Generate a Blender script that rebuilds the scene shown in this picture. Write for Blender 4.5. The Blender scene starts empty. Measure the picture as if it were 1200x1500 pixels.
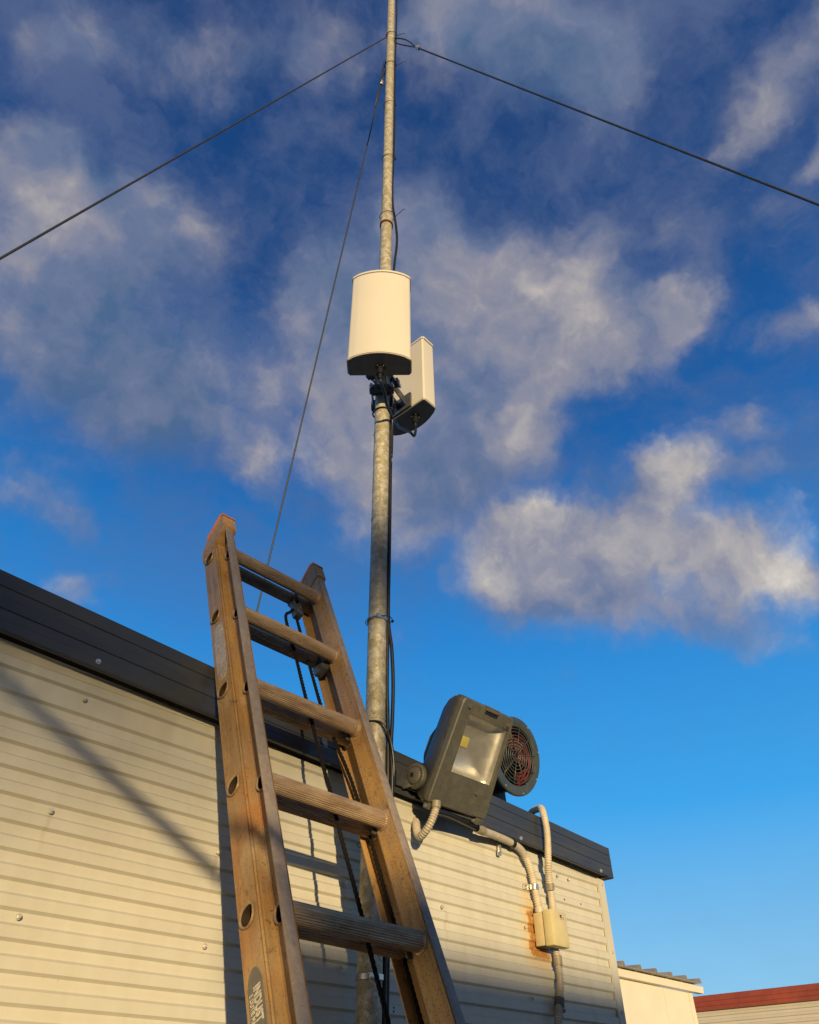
import bpy, bmesh, math, random
from mathutils import Vector, Matrix, Euler, noise
random.seed(7)
C = bpy.context.scene
COL = C.collection
H = 1.6            # eye height; coordinates below are written relative to the eye level
R_ = math.radians

# ------------------------------------------------------------------ camera
def make_camera():
    az, pitch, roll = R_(46.761), R_(39.685), R_(-.521)
    f = Vector((math.sin(az)*math.cos(pitch), math.cos(az)*math.cos(pitch), math.sin(pitch)))
    r = Vector((math.cos(az), -math.sin(az), 0)); u = r.cross(f)
    c, s = math.cos(roll), math.sin(roll)
    r2, u2 = c*r + s*u, -s*r + c*u
    cam = bpy.data.cameras.new('camera'); o = bpy.data.objects.new('camera', cam); COL.objects.link(o)
    m = Matrix((r2, u2, -f)).transposed().to_4x4(); m.translation = (0, 0, H)
    o.matrix_world = m
    cam.sensor_fit = 'HORIZONTAL'; cam.sensor_width = 36; cam.lens = 36*1095.5/1200
    cam.clip_start = .02; cam.clip_end = 3000
    C.camera = o
make_camera()

# ------------------------------------------------------------------ light
SUN = Vector((-.64, -1, .075)).normalized()          # towards the sun
sun_az = math.atan2(SUN.x, SUN.y) % (2*math.pi); sun_el = math.asin(SUN.z)
sl = bpy.data.lights.new('sun', 'SUN'); sl.energy = 5.0; sl.angle = R_(.53); sl.color = (1, .745, .395)
so = bpy.data.objects.new('sun', sl); COL.objects.link(so)
so.rotation_euler = SUN.to_track_quat('Z', 'Y').to_euler(); so.location = (0, 0, 30)
C.view_settings.view_transform = 'Standard'; C.view_settings.look = 'None'
C.view_settings.exposure = .22; C.view_settings.gamma = 1; C.view_settings.use_curve_mapping = False
try:
    C.render.engine = 'CYCLES'; C.cycles.max_bounces = 6
except Exception: pass

# ------------------------------------------------------------------ node helper
class NT:
    def __init__(s, tree): s.t = tree
    def n(s, typ, **kw):
        nd = s.t.nodes.new(typ)
        for k, v in kw.items():
            if k == 'ins':
                for kk, vv in v.items(): s.set(nd.inputs[kk], vv)
            else: setattr(nd, k, v)
        return nd
    def set(s, sock, v):
        if isinstance(v, bpy.types.NodeSocket): s.t.links.new(v, sock)
        else:
            try: sock.default_value = v
            except Exception: sock.default_value = (*v, 1)
    def m(s, op, a, b=0., c=0., clamp=False):
        nd = s.n('ShaderNodeMath', operation=op, use_clamp=clamp)
        for i, v in enumerate((a, b, c)):
            s.set(nd.inputs[i], v)
        return nd.outputs[0]
    def vm(s, op, a, b=(0, 0, 0), scale=None):
        nd = s.n('ShaderNodeVectorMath', operation=op)
        s.set(nd.inputs[0], a); s.set(nd.inputs[1], b)
        if scale is not None: s.set(nd.inputs['Scale'], scale)
        return nd.outputs['Value'] if op in ('LENGTH', 'DOT_PRODUCT', 'DISTANCE') else nd.outputs[0]
    def mix(s, f, a, b, typ='MIX'):
        nd = s.n('ShaderNodeMix', data_type='RGBA', blend_type=typ)
        s.set(nd.inputs[0], f); s.set(nd.inputs[6], a); s.set(nd.inputs[7], b)
        return nd.outputs[2]
    def sm(s, v, lo, hi, a=0., b=1.):
        nd = s.n('ShaderNodeMapRange', interpolation_type='SMOOTHSTEP')
        for k, x in zip(('Value', 'From Min', 'From Max', 'To Min', 'To Max'), (v, lo, hi, a, b)): s.set(nd.inputs[k], x)
        return nd.outputs[0]
    def noise(s, vec, scale, detail=4, rough=.5, col=False, dist=0.):
        nd = s.n('ShaderNodeTexNoise', ins={'Vector': vec, 'Scale': scale, 'Detail': detail, 'Roughness': rough, 'Distortion': dist})
        return nd.outputs['Color' if col else 'Fac']
    def ramp(s, f, stops, interp='LINEAR'):
        nd = s.n('ShaderNodeValToRGB'); s.set(nd.inputs[0], f); cr = nd.color_ramp; cr.interpolation = interp
        while len(cr.elements) < len(stops): cr.elements.new(.5)
        for e, (p, c) in zip(cr.elements, stops): e.position = p; e.color = (*c, 1)
        return nd.outputs[0]

# ------------------------------------------------------------------ sky
# cloud banks: azimuth, elevation, angular half sizes, turn, weight, brightness
CLOUDS = [
    (46.9, 50.5, 0.151, 0.179, -1, 1.1, 0.36), (49.2, 61.1, 0.059, 0.073, -3, 0.7, 0.28), (59.5, 55.7, 0.11, 0.094, -11, 1.0, 0.34), (69.9, 50.1, 0.104, 0.06, -8, 1.1, 0.46),
    (76.0, 50.8, 0.05, 0.033, -8, 0.8, 0.55), (58.3, 47.3, 0.08, 0.089, -29, 0.9, 0.42), (49.7, 43.3, 0.135, 0.082, -3, 0.7, 0.2), (36.5, 54.6, 0.052, 0.104, -2, 0.6, 0.3),
    (30.6, 41.5, 0.04, 0.049, 10, 0.5, 0.42), (42.8, 37.6, 0.136, 0.054, 2, 0.3, 0.08), (67.7, 54.5, 0.058, 0.05, -18, 0.6, 0.3), (62.8, 34.1, 0.14, 0.057, -13, 0.95, 0.46),
    (72.1, 39.2, 0.056, 0.039, -12, 1.0, 0.7), (74.9, 32.8, 0.078, 0.05, -22, 1.0, 0.8), (58.0, 36.2, 0.07, 0.054, -7, 0.95, 0.82), (79.6, 29.5, 0.048, 0.032, -18, 0.45, 0.4),
    (63.3, 30.7, 0.153, 0.039, -14, 0.5, 0.18), (72.7, 29.0, 0.067, 0.033, -25, 0.4, 0.22), (77.8, 37.7, 0.034, 0.023, -21, 0.4, 0.3), (67.9, 37.1, 0.065, 0.044, -14, 0.7, 0.55),
    (73.8, 69.8, 0.125, 0.074, -26, 0.85, 0.3), (80.1, 65.4, 0.052, 0.063, -31, 0.6, 0.3), (62.5, 72.7, 0.112, 0.039, -16, 0.5, 0.25), (71.4, 58.2, 0.048, 0.04, -22, 0.3, 0.2),
    (78.4, 55.4, 0.069, 0.039, -27, 0.4, 0.25), (97.1, 59.5, 0.033, 0.08, -80, 0.65, 0.38), (98.2, 55.7, 0.024, 0.057, -65, 0.6, 0.42), (87.3, 46.3, 0.047, 0.025, -21, 0.5, 0.34),
    (78.6, 40.5, 0.045, 0.029, -12, 0.35, 0.25), (90.5, 53.4, 0.035, 0.018, -38, 0.25, 0.2), (3.4, 54.6, 0.112, 0.092, 10, 0.8, 0.32), (-1.4, 57.0, 0.063, 0.041, 43, 0.65, 0.36),
    (14.2, 56.5, 0.112, 0.07, 28, 0.6, 0.22), (15.3, 46.7, 0.154, 0.125, 13, 0.65, 0.19), (6.0, 48.6, 0.096, 0.07, 32, 0.6, 0.18), (12.5, 36.2, 0.067, 0.031, 12, 0.5, 0.42),
    (17.2, 35.5, 0.035, 0.025, -4, 0.42, 0.42), (19.2, 30.8, 0.041, 0.022, -22, 0.36, 0.36), (22.2, 32.6, 0.045, 0.017, 13, 0.3, 0.36), (21.7, 44.8, 0.119, 0.095, 18, 0.5, 0.12),
    (2.2, 65.5, 0.121, 0.047, 32, 0.6, 0.22), (-6.4, 61.6, 0.054, 0.032, 49, 0.4, 0.2), (27.1, 70.9, 0.084, 0.04, 18, 0.35, 0.2), (8.2, 43.3, 0.066, 0.048, 28, 0.4, 0.18),
    (16.8, 65.5, 0.046, 0.028, 27, 0.3, 0.2),
]
def build_world():
    w = bpy.data.worlds.new("World"); C.world = w; w.use_nodes = True
    t = NT(w.node_tree); w.node_tree.nodes.clear()
    d = t.n('ShaderNodeTexCoord').outputs['Generated']
    d = t.vm('NORMALIZE', d)
    sky = t.n('ShaderNodeTexSky', sky_type='NISHITA', sun_disc=False, sun_elevation=sun_el, sun_rotation=sun_az,
              air_density=1., dust_density=1.2, ozone_density=3.).outputs[0]
    sep = t.n('ShaderNodeSeparateXYZ', ins={0: d}).outputs
    z = sep[2]
    # deep clear-air blue by elevation (divided by the background strength below)
    K = 10.
    blue = t.ramp(z, [(0, (.30, .50, .66)), (.09, (.235, .49, .70)), (.30, (.040, .315, .70)), (.50, (.018, .195, .54)),
                      (.68, (.010, .100, .33)), (.83, (.008, .052, .185)), (1., (.007, .035, .13))])
    blue = t.vm('SCALE', blue, scale=K)
    toward = t.vm('DOT_PRODUCT', d, tuple(SUN))
    near_sun = t.sm(toward, .1, 1.)
    base = t.mix(near_sun, blue, t.vm('SCALE', sky, scale=.26))
    base = t.mix(1., base, t.vm('SCALE', sky, scale=.10), 'ADD')
    # clouds
    wn = t.vm('SUBTRACT', t.noise(d, 5.5, 5, .6, True), (.5, .5, .5))
    dw = t.vm('ADD', d, t.vm('SCALE', wn, scale=.12))
    wn2 = t.vm('SUBTRACT', t.noise(d, 24., 4, .6, True), (.5, .5, .5))
    dw = t.vm('ADD', dw, t.vm('SCALE', wn2, scale=.022))
    cov = lit = None
    for az, el, ra, rb, rot, wt, li in CLOUDS:
        a, e = R_(az), R_(el)
        c = Vector((math.sin(a)*math.cos(e), math.cos(a)*math.cos(e), math.sin(e)))
        ee = Vector((math.cos(a), -math.sin(a), 0)); nn = ee.cross(c)
        rr = R_(rot); ax = ee*math.cos(rr) + nn*math.sin(rr); bx = -ee*math.sin(rr) + nn*math.cos(rr)
        mt = Matrix((ax, bx, ax.cross(bx))).transposed()
        mp = t.n('ShaderNodeMapping', vector_type='TEXTURE')
        t.set(mp.inputs['Vector'], dw); mp.inputs['Location'].default_value = c
        mp.inputs['Rotation'].default_value = mt.to_euler()
        k = 1.35
        mp.inputs['Scale'].default_value = (ra*k, rb*k, .5)
        ln = t.vm('LENGTH', mp.outputs[0])
        f = t.sm(ln, 1.15, .1, 0., wt)
        cov = f if cov is None else t.m('ADD', cov, f)
        fl = t.m('MULTIPLY', f, li)
        lit = fl if lit is None else t.m('ADD', lit, fl)
    # clouds over the rest of the sky, outside the banks seen in the picture
    fwd = Vector((.56, .53, .64)).normalized()
    away = t.sm(t.vm('DOT_PRODUCT', d, tuple(fwd)), .72, .45)
    gen = t.m('MULTIPLY', t.sm(t.noise(d, 2.2, 3, .5), .42, .66), away)
    cov = t.m('ADD', cov, t.m('MULTIPLY', gen, .7)); lit = t.m('ADD', lit, t.m('MULTIPLY', gen, .22))
    n1 = t.noise(dw, 5.0, 9, .555)
    n1b = t.noise(t.vm('ADD', dw, (.0, -.014, .034)), 5.2, 3, .5)
    dens = t.m('ADD', cov, t.m('MULTIPLY', t.m('SUBTRACT', n1, .5), 1.25))
    nd_ = t.m('SUBTRACT', t.noise(dw, 19., 6, .6), .5)
    dens = t.m('ADD', dens, t.m('MULTIPLY', nd_, .45))
    alpha = t.sm(dens, .06, .92)
    # self shading: brighter where the bank thins towards the upper, sunward side
    rel = t.m('MULTIPLY', t.m('SUBTRACT', n1, n1b), 1.9)
    br = t.m('DIVIDE', lit, t.m('MAXIMUM', cov, .05))
    br = t.m('ADD', br, rel)
    br = t.m('ADD', br, t.m('MULTIPLY', t.m('SUBTRACT', n1, .5), .45))
    br = t.m('ADD', t.m('ADD', t.m('MULTIPLY', br, .86), .07), t.m('MULTIPLY', nd_, .40))
    ccol = t.ramp(br, [(0, (.070, .125, .235)), (.25, (.135, .170, .275)), (.5, (.250, .250, .305)), (.74, (.42, .39, .37)), (1., (.70, .64, .545))])
    ccol = t.vm('SCALE', ccol, scale=K)
    # thin high veil
    v = t.noise(t.vm('MULTIPLY', dw, (1., 1., 1.7)), 3.6, 9, .64)
    va = t.m('MULTIPLY', t.sm(v, .40, .66), t.sm(z, .40, .80, .06, .72))
    base = t.mix(va, base, tuple(K*q for q in (.095, .130, .245)))
    out = t.mix(t.m('MULTIPLY', alpha, .93), base, ccol)
    bg = t.n('ShaderNodeBackground', ins={'Color': out, 'Strength': .1})
    o = t.n('ShaderNodeOutputWorld'); t.set(o.inputs[0], bg.outputs[0])
    w.cycles.sampling_method = 'MANUAL'; w.cycles.sample_map_resolution = 512
build_world()

# ------------------------------------------------------------------ materials
def mat(name, fn):
    m = bpy.data.materials.new(name); m.use_nodes = True
    t = NT(m.node_tree); b = m.node_tree.nodes['Principled BSDF']
    fn(t, b); return m
def bump(t, b, h, dist, strength=1.):
    nd = t.n('ShaderNodeBump', ins={'Height': h, 'Distance': dist, 'Strength': strength}); t.set(b.inputs['Normal'], nd.outputs[0])
def simple(name, col, rough=.5, metal=0., var=.15, scale=30., spec=.5, bm_=0.):
    def f(t, b):
        g = t.n('ShaderNodeTexCoord').outputs['Object']
        n = t.noise(g, scale, 5, .6)
        n2 = t.noise(g, scale*.13, 3, .6)
        k = t.m('ADD', t.m('MULTIPLY', n, .6), t.m('MULTIPLY', n2, .4))
        lo = tuple(c*(1-var) for c in col); hi = tuple(min(1, c*(1+var)) for c in col)
        t.set(b.inputs['Base Color'], t.mix(t.sm(k, .3, .7), lo, hi))
        t.set(b.inputs['Roughness'], t.sm(n, .2, .8, max(0, rough-.08), min(1, rough+.08)))
        b.inputs['Metallic'].default_value = metal; b.inputs['Specular IOR Level'].default_value = spec
        if bm_: bump(t, b, n, bm_)
    return mat(name, f)
def pos(t): return t.n('ShaderNodeNewGeometry').outputs['Position']

def f_wall(t, b):
    p = pos(t)
    s = t.vm('MULTIPLY', p, (1., 1., .12))
    str_ = t.noise(s, 26., 4, .6); big = t.noise(p, 1.6, 4, .6); fine = t.noise(p, 240., 2, .5)
    c = t.mix(t.sm(str_, .35, .75), (.525, .515, .44), (.485, .472, .395))
    c = t.mix(t.sm(big, .4, .75, 0., .5), c, (.45, .42, .335))
    sp3 = t.n('ShaderNodeSeparateXYZ', ins={0: p}).outputs
    gx = t.m('SUBTRACT', t.m('FRACT', t.m('DIVIDE', t.m('SUBTRACT', sp3[0], .661-.2125), .425)), .5)
    gx = t.sm(t.m('ABSOLUTE', t.m('ADD', gx, t.m('MULTIPLY', t.m('SUBTRACT', t.noise(p, 30., 2, .5), .5), .02))), .020, .004)
    gz = t.m('MULTIPLY', t.sm(sp3[2], H+.534, H+.528), t.sm(sp3[2], H+.40, H+.52))
    c = t.mix(t.m('MULTIPLY', t.m('MULTIPLY', gx, gz), .30), c, (.33, .25, .15))
    top_tone = t.sm(t.m('ADD', sp3[2], t.m('MULTIPLY', str_, .10)), H+.78, H+.90)
    c = t.mix(t.m('MULTIPLY', top_tone, .35), c, (.36, .34, .26))  # wall colour slightly darker towards its top edge
    specks = t.sm(t.noise(p, 75., 2, .5), .74, .79)
    c = t.mix(t.m('MULTIPLY', specks, .35), c, (.25, .2, .14))
    # rust that has run round the junction box
    q = t.vm('SUBTRACT', p, (2.425, 1.68, H+.523))
    wv = t.vm('SCALE', t.vm('SUBTRACT', t.noise(p, 34., 6, .72, True), (.5, .5, .5)), scale=.034)
    q = t.vm('ADD', q, wv)
    a = t.vm('SUBTRACT', t.vm('ABSOLUTE', q), (.041, 9., .053))
    d = t.vm('LENGTH', t.vm('MAXIMUM', a, (0, 0, 0)))
    sx = t.n('ShaderNodeSeparateXYZ', ins={0: q}).outputs
    leftish = t.sm(t.m('ADD', sx[0], t.m('MULTIPLY', sx[2], .35)), .05, .0)
    low = t.sm(sx[2], -.035, -.052); low = t.m('MULTIPLY', low, t.sm(sx[0], .03, .015))
    side = t.m('MAXIMUM', leftish, low, clamp=True)
    core = t.m('MULTIPLY', t.sm(d, .025, .013), side)
    halo = t.m('MULTIPLY', t.sm(d, .075, .012), side)
    rn = t.noise(p, 120., 4, .7)
    rcol = t.mix(t.sm(rn, .35, .65), (.43, .20, .035), (.22, .085, .018))
    c = t.mix(t.m('MULTIPLY', halo, .55), c, (.56, .36, .12))
    up = t.m('MULTIPLY', t.sm(t.vm('LENGTH', t.vm('MULTIPLY', t.vm('SUBTRACT', p, (2.375, 1.68, H+.63)), (1., 0., .55))), .05, .0), .35)
    c = t.mix(up, c, (.56, .38, .14))
    c = t.mix(t.m('MULTIPLY', core, .92), c, rcol)
    t.set(b.inputs['Base Color'], c)
    t.set(b.inputs['Roughness'], t.sm(str_, .3, .8, .42, .52))
    b.inputs['Specular IOR Level'].default_value = .5
    h = t.m('ADD', t.m('MULTIPLY', t.noise(t.vm('MULTIPLY', p, (1., 1., 2.)), 5., 3, .5), 1.), t.m('MULTIPLY', fine, .02))
    bump(t, b, h, .006, .5)
M_wall = mat('wall_paint', f_wall)
def f_fascia(t, b):
    p = pos(t)
    n = t.noise(t.vm('MULTIPLY', p, (.25, 1., 1.)), 12., 5, .6); f = t.noise(p, 150., 3, .6)
    c = t.mix(t.sm(n, .35, .75), (.027, .032, .043), (.044, .046, .052))
    c = t.mix(t.m('MULTIPLY', t.sm(f, .66, .75), .35), c, (.12, .11, .10))
    chips = t.sm(t.noise(p, 60., 4, .8), .80, .82)
    c = t.mix(t.m('MULTIPLY', chips, .8), c, (.55, .5, .42))
    t.set(b.inputs['Base Color'], c); t.set(b.inputs['Roughness'], t.sm(n, .3, .8, .36, .5))
    bump(t, b, t.noise(t.vm('MULTIPLY', p, (.5, 1., 1.)), 9., 2, .5), .008, .5)
M_fascia = mat('anthracite_sheet', f_fascia)
def f_fibre(dark):
    def f(t, b):
        g = t.n('ShaderNodeTexCoord').outputs['Object']
        v = t.n('ShaderNodeCombineXYZ', ins={0: t.vm('DOT_PRODUCT', g, (.9988, -.0396, -.0273)), 1: t.vm('DOT_PRODUCT', g, (.025, .910, -.414)), 2: t.m('MULTIPLY', t.vm('DOT_PRODUCT', g, (-.0413, -.4132, -.9097)), .07)}).outputs[0]
        st = t.noise(v, 60., 6, .65); big = t.noise(g, 4., 5, .65); sp = t.noise(g, 240., 3, .7)
        c = t.mix(t.sm(st, .35, .7), (.42, .255, .095), (.30, .175, .070))
        c = t.mix(t.sm(big, .42, .66, 0., .75), c, (.26, .18, .115))
        c = t.mix(t.sm(t.noise(g, 9., 5, .65), .52, .70, 0., .65), c, (.40, .31, .19))
        red = t.noise(g, 3.1, 4, .6, dist=.5)
        c = t.mix(t.sm(red, .55, .70, 0., .7), c, (.34, .145, .045))
        c = t.mix(t.m('MULTIPLY', t.sm(sp, .54, .66), dark), c, (.08, .045, .022))
        scr = t.sm(t.noise(t.vm('MULTIPLY', v, (1., 1., 2.5)), 95., 3, .6, dist=1.2), .66, .72)
        c = t.mix(t.m('MULTIPLY', scr, .35), c, (.52, .42, .29))
        blot = t.sm(t.noise(g, 46., 4, .75), .585, .67)
        c = t.mix(t.m('MULTIPLY', blot, .75), c, (.13, .08, .045))
        grime = t.sm(t.noise(v, 18., 5, .7), .52, .75)
        c = t.mix(t.m('MULTIPLY', grime, .6), c, (.15, .09, .05))
        t.set(b.inputs['Base Color'], c); t.set(b.inputs['Roughness'], t.sm(st, .3, .7, .42, .6))
        bump(t, b, t.m('ADD', st, sp), .0006, .8)
    return f
M_fibre = mat('weathered_fibreglass', f_fibre(.5)); M_fibre_front = mat('weathered_fibreglass_front', f_fibre(.9))
def f_grey(t, b):
    g = t.n('ShaderNodeTexCoord').outputs['Object']
    n = t.noise(g, 55., 6, .7); sp = t.noise(g, 210., 3, .7); w = t.noise(g, 9., 4, .6)
    c = t.mix(t.sm(n, .35, .7), (.27, .225, .18), (.20, .155, .12))
    c = t.mix(t.sm(w, .45, .7), c, (.19, .17, .155))
    c = t.mix(t.m('MULTIPLY', t.sm(sp, .6, .72), .7), c, (.06, .045, .035))
    t.set(b.inputs['Base Color'], c); b.inputs['Roughness'].default_value = .6; bump(t, b, n, .0008, .8)
M_worn = mat('worn_grey_flange', f_grey)
def f_alu(t, b):
    g = t.n('ShaderNodeTexCoord').outputs['Object']
    n = t.noise(t.vm('MULTIPLY', g, (.2, 1., 1.)), 60., 5, .65); sp = t.noise(g, 160., 3, .7)
    c = t.mix(t.sm(n, .3, .7), (.42, .31, .19), (.24, .16, .095))
    c = t.mix(t.m('MULTIPLY', t.sm(sp, .6, .72), .6), c, (.07, .05, .035))
    t.set(b.inputs['Base Color'], c); b.inputs['Metallic'].default_value = .3; t.set(b.inputs['Roughness'], t.sm(n, .3, .7, .28, .46))
M_bore = simple('shaded_rung_bore', (.035, .022, .012), .8, spec=.2)
M_alu = mat('dirty_aluminium_rung', f_alu)
M_void = simple('gap_shade_black', (.006, .006, .007), .8, spec=.1)  # near-black colour standing for shade under the roof edge
M_orange = simple('orange_rubber', (.60, .20, .05), .5, var=.3, scale=90)
M_cap = simple('brown_plastic_cap', (.30, .18, .075), .5, var=.3, scale=60, bm_=.0006)
def f_pole(t, b):
    p = pos(t)
    n = t.noise(p, 34., 5, .65); sp = t.n('ShaderNodeTexVoronoi', ins={'Vector': p, 'Scale': 55.}).outputs['Color']
    sv = t.n('ShaderNodeSeparateColor', ins={0: sp}).outputs[0]
    c = t.mix(sv, (.38, .36, .29), (.55, .52, .43))
    c = t.mix(t.sm(n, .40, .60, 0., .85), c, (.27, .235, .14))
    c = t.mix(t.m('MULTIPLY', t.sm(t.noise(p, 150., 3, .65), .56, .66), .75), c, (.14, .11, .07))
    zz = t.n('ShaderNodeSeparateXYZ', ins={0: p}).outputs[2]
    mast_shade = t.m('MULTIPLY', t.sm(t.m('ADD', zz, t.m('MULTIPLY', n, .25)), 3.48, 3.22), t.sm(t.m('ADD', zz, t.m('MULTIPLY', n, .12)), 2.92, 3.05))
    c = t.mix(t.m('MULTIPLY', mast_shade, .45), c, (.16, .16, .15))  # shadow across the mast, painted into the pipe colour
    t.set(b.inputs['Base Color'], c); b.inputs['Metallic'].default_value = .2
    t.set(b.inputs['Roughness'], t.sm(n, .3, .7, .45, .6)); bump(t, b, n, .0012, .7)
M_pole = mat('galvanised_pipe', f_pole)
M_radome = simple('cream_radome', (.57, .545, .475), .38, var=.015, scale=3)
M_under = simple('grey_antenna_base', (.16, .155, .14), .5, var=.15, scale=30)
M_black = simple('black_rubber', (.008, .008, .009), .42, var=.3, scale=60)
M_blacktie = simple('black_nylon', (.015, .014, .014), .35)
M_wiredark = simple('dark_steel_wire', (.028, .030, .030), .5, metal=.3, var=.4, scale=300)
M_bracket = simple('dark_bracket_steel', (.075, .082, .095), .42, metal=.35, var=.3, scale=60)
M_steel = simple('bright_zinc', (.62, .60, .56), .3, metal=.85, var=.2, scale=80)
M_zinc = simple('dull_zinc', (.55, .52, .45), .35, metal=.35, var=.3, scale=300)
M_red = simple('rusty_red_bolt', (.10, .022, .015), .6)
def f_lamp(t, b):
    g = t.n('ShaderNodeTexCoord').outputs['Object']
    n = t.noise(g, 40., 6, .7); sp = t.noise(g, 230., 3, .7); w = t.noise(g, 5., 3, .6)
    c = t.mix(t.sm(n, .35, .7), (.070, .070, .056), (.100, .096, .074))
    c = t.mix(t.sm(w, .4, .7, 0., .5), c, (.055, .055, .050))
    c = t.mix(t.m('MULTIPLY', t.sm(sp, .6, .72), .6), c, (.24, .2, .13))
    t.set(b.inputs['Base Color'], c); t.set(b.inputs['Roughness'], t.sm(n, .3, .7, .4, .56)); bump(t, b, sp, .0005, .8)
M_lamp = mat('faded_lamp_paint', f_lamp)
M_lampdark = simple('dark_lamp_housing', (.036, .037, .036), .45, var=.25, scale=50)
def f_refl(t, b):
    g = t.n('ShaderNodeTexCoord').outputs['Object']
    n = t.noise(g, 20., 4, .6)
    t.set(b.inputs['Base Color'], t.mix(n, (.62, .61, .57), (.74, .73, .68)))
    b.inputs['Metallic'].default_value = .82; t.set(b.inputs['Roughness'], t.sm(n, .3, .7, .30, .42))
M_refl = mat('reflector', f_refl)
M_led = simple('yellow_led', (.52, .47, .10), .4, var=.1)
def f_glass(t, b):
    t.t.nodes.remove(b)
    g = t.n('ShaderNodeTexCoord').outputs['Object']
    tr = t.n('ShaderNodeBsdfTransparent', ins={'Color': (.92, .92, .90, 1)}); gl = t.n('ShaderNodeBsdfGlossy', ins={'Color': (1, 1, 1, 1), 'Roughness': .05})
    di = t.n('ShaderNodeBsdfDiffuse', ins={'Color': (.30, .27, .21, 1)})
    dust = t.m('MULTIPLY', t.sm(t.noise(g, 12., 5, .6), .3, .8, .05, .20), 1.)
    fr = t.m('ADD', .05, t.m('MULTIPLY', t.m('POWER', t.n('ShaderNodeLayerWeight', ins={'Blend': .5}).outputs['Facing'], 3.), .5))
    a = t.n('ShaderNodeMixShader'); t.set(a.inputs[0], fr); t.set(a.inputs[1], tr.outputs[0]); t.set(a.inputs[2], gl.outputs[0])
    m2 = t.n('ShaderNodeMixShader'); t.set(m2.inputs[0], dust); t.set(m2.inputs[1], a.outputs[0]); t.set(m2.inputs[2], di.outputs[0])
    o = [n for n in t.t.nodes if n.type == 'OUTPUT_MATERIAL'][0]; t.set(o.inputs[0], m2.outputs[0])
M_glass = mat('dusty_lamp_glass', f_glass)
M_fan = simple('fan_green_black', (.040, .050, .050), .4, var=.2)
M_fanblack = simple('fan_black', (.010, .010, .011), .5)
M_fanblade = simple('dark_red_blade', (.09, .018, .016), .5, var=.3)
M_fanred = simple('red_impeller', (.24, .032, .03), .5, var=.2)
M_cond = simple('cream_conduit', (.52, .46, .35), .5, var=.14, scale=40)
M_condg = simple('grey_conduit', (.40, .36, .29), .5, var=.2, scale=60)
M_cuff = simple('grey_fitting', (.24, .21, .15), .5, var=.25, scale=70)
M_box = simple('cream_box', (.56, .47, .27), .45, var=.10, scale=25)
M_boxlid = simple('cream_lid', (.53, .46, .25), .42, var=.08, scale=25)
M_sticker = simple('grey_sticker', (.13, .125, .11), .55, var=.25, scale=120)
M_stickerold = simple('scratched_sticker', (.36, .31, .24), .6, var=.45, scale=150, bm_=.0008)
M_letter = simple('pale_print', (.55, .50, .42), .6, var=.25, scale=200)
M_shed = simple('white_shed_panel', (.68, .64, .55), .5, var=.06, scale=4)
M_redsheet = simple('red_brown_sheet', (.30, .062, .028), .45, var=.2, scale=8)
M_farwall = simple('pale_far_cladding', (.58, .54, .44), .5, var=.06, scale=4)
M_roof = simple('grey_roof_sheet', (.30, .28, .25), .5, metal=.2, var=.2, scale=8)
M_ground = simple('dusty_concrete', (.24, .22, .19), .9, var=.2, scale=1.2)
M_bark = simple('bark', (.12, .09, .065), .85)
M_leaf = simple('leaf_green', (.06, .085, .03), .6, var=.4)
def f_rope(t, b):
    g = t.n('ShaderNodeTexCoord').outputs['Object']
    n = t.noise(g, 260., 3, .6)
    t.set(b.inputs['Base Color'], t.mix(n, (.004, .004, .0045), (.014, .013, .012))); b.inputs['Roughness'].default_value = .95; b.inputs['Specular IOR Level'].default_value = .15
M_rope = mat('black_rope', f_rope)

# ------------------------------------------------------------------ object helpers
ORG = {}
def thing(name, label, cat, base, group=None):
    o = bpy.data.objects.new(name, None); COL.objects.link(o)
    b = Vector((base[0], base[1], base[2]+H)); o.location = b; ORG[o.name] = b
    o.empty_display_size = .1
    o['label'] = label; o['category'] = cat
    if group: o['group'] = group
    return o
def link(name, me, m, parent=None, origin=None, smooth=None, kind=None):
    """me: mesh with world coordinates (z above the eye level); becomes a child of parent."""
    if m is not None and not me.materials: me.materials.append(m)
    o = bpy.data.objects.new(name, me); COL.objects.link(o)
    if parent is not None:
        b = ORG[parent.name]; o.parent = parent
    else: b = Vector((0, 0, 0)) if origin is None else Vector((origin[0], origin[1], origin[2]+H))
    me.transform(Matrix.Translation(Vector((0, 0, H)) - b)); 
    if parent is None: o.location = b
    ORG[o.name] = b if parent is None else b
    if kind: o['kind'] = kind
    return o
def from_bm(bm, smooth=False, ang=None):
    bmesh.ops.recalc_face_normals(bm, faces=bm.faces)
    me = bpy.data.meshes.new('m')
    for f in bm.faces: f.smooth = smooth
    bm.to_mesh(me); bm.free()
    if smooth and ang:
        try: me.set_sharp_from_angle(angle=R_(ang))
        except Exception: pass
    return me
def pyd(v, f, smooth=False):
    me = bpy.data.meshes.new('m'); me.from_pydata([tuple(x) for x in v], [], f); me.update()
    if smooth:
        for p in me.polygons: p.use_smooth = True
    return me
def join(*meshes):
    bm = bmesh.new()
    for m in meshes: bm.from_mesh(m)
    me = bpy.data.meshes.new('m'); bm.to_mesh(me); bm.free(); return me
X, Y, Z = Vector((1, 0, 0)), Vector((0, 1, 0)), Vector((0, 0, 1))
def box(c, hs, ax=(X, Y, Z), bev=0., seg=2):
    bm = bmesh.new(); bmesh.ops.create_cube(bm, size=2)
    for v in bm.verts: v.co = Vector((v.co.x*hs[0], v.co.y*hs[1], v.co.z*hs[2]))
    if bev: bmesh.ops.bevel(bm, geom=list(bm.edges), offset=bev, segments=seg, affect='EDGES', profile=.5)
    m = Matrix((ax[0], ax[1], ax[2])).transposed().to_4x4(); m.translation = Vector(c)
    bm.transform(m); return from_bm(bm, bev > 0, 35)
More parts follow.
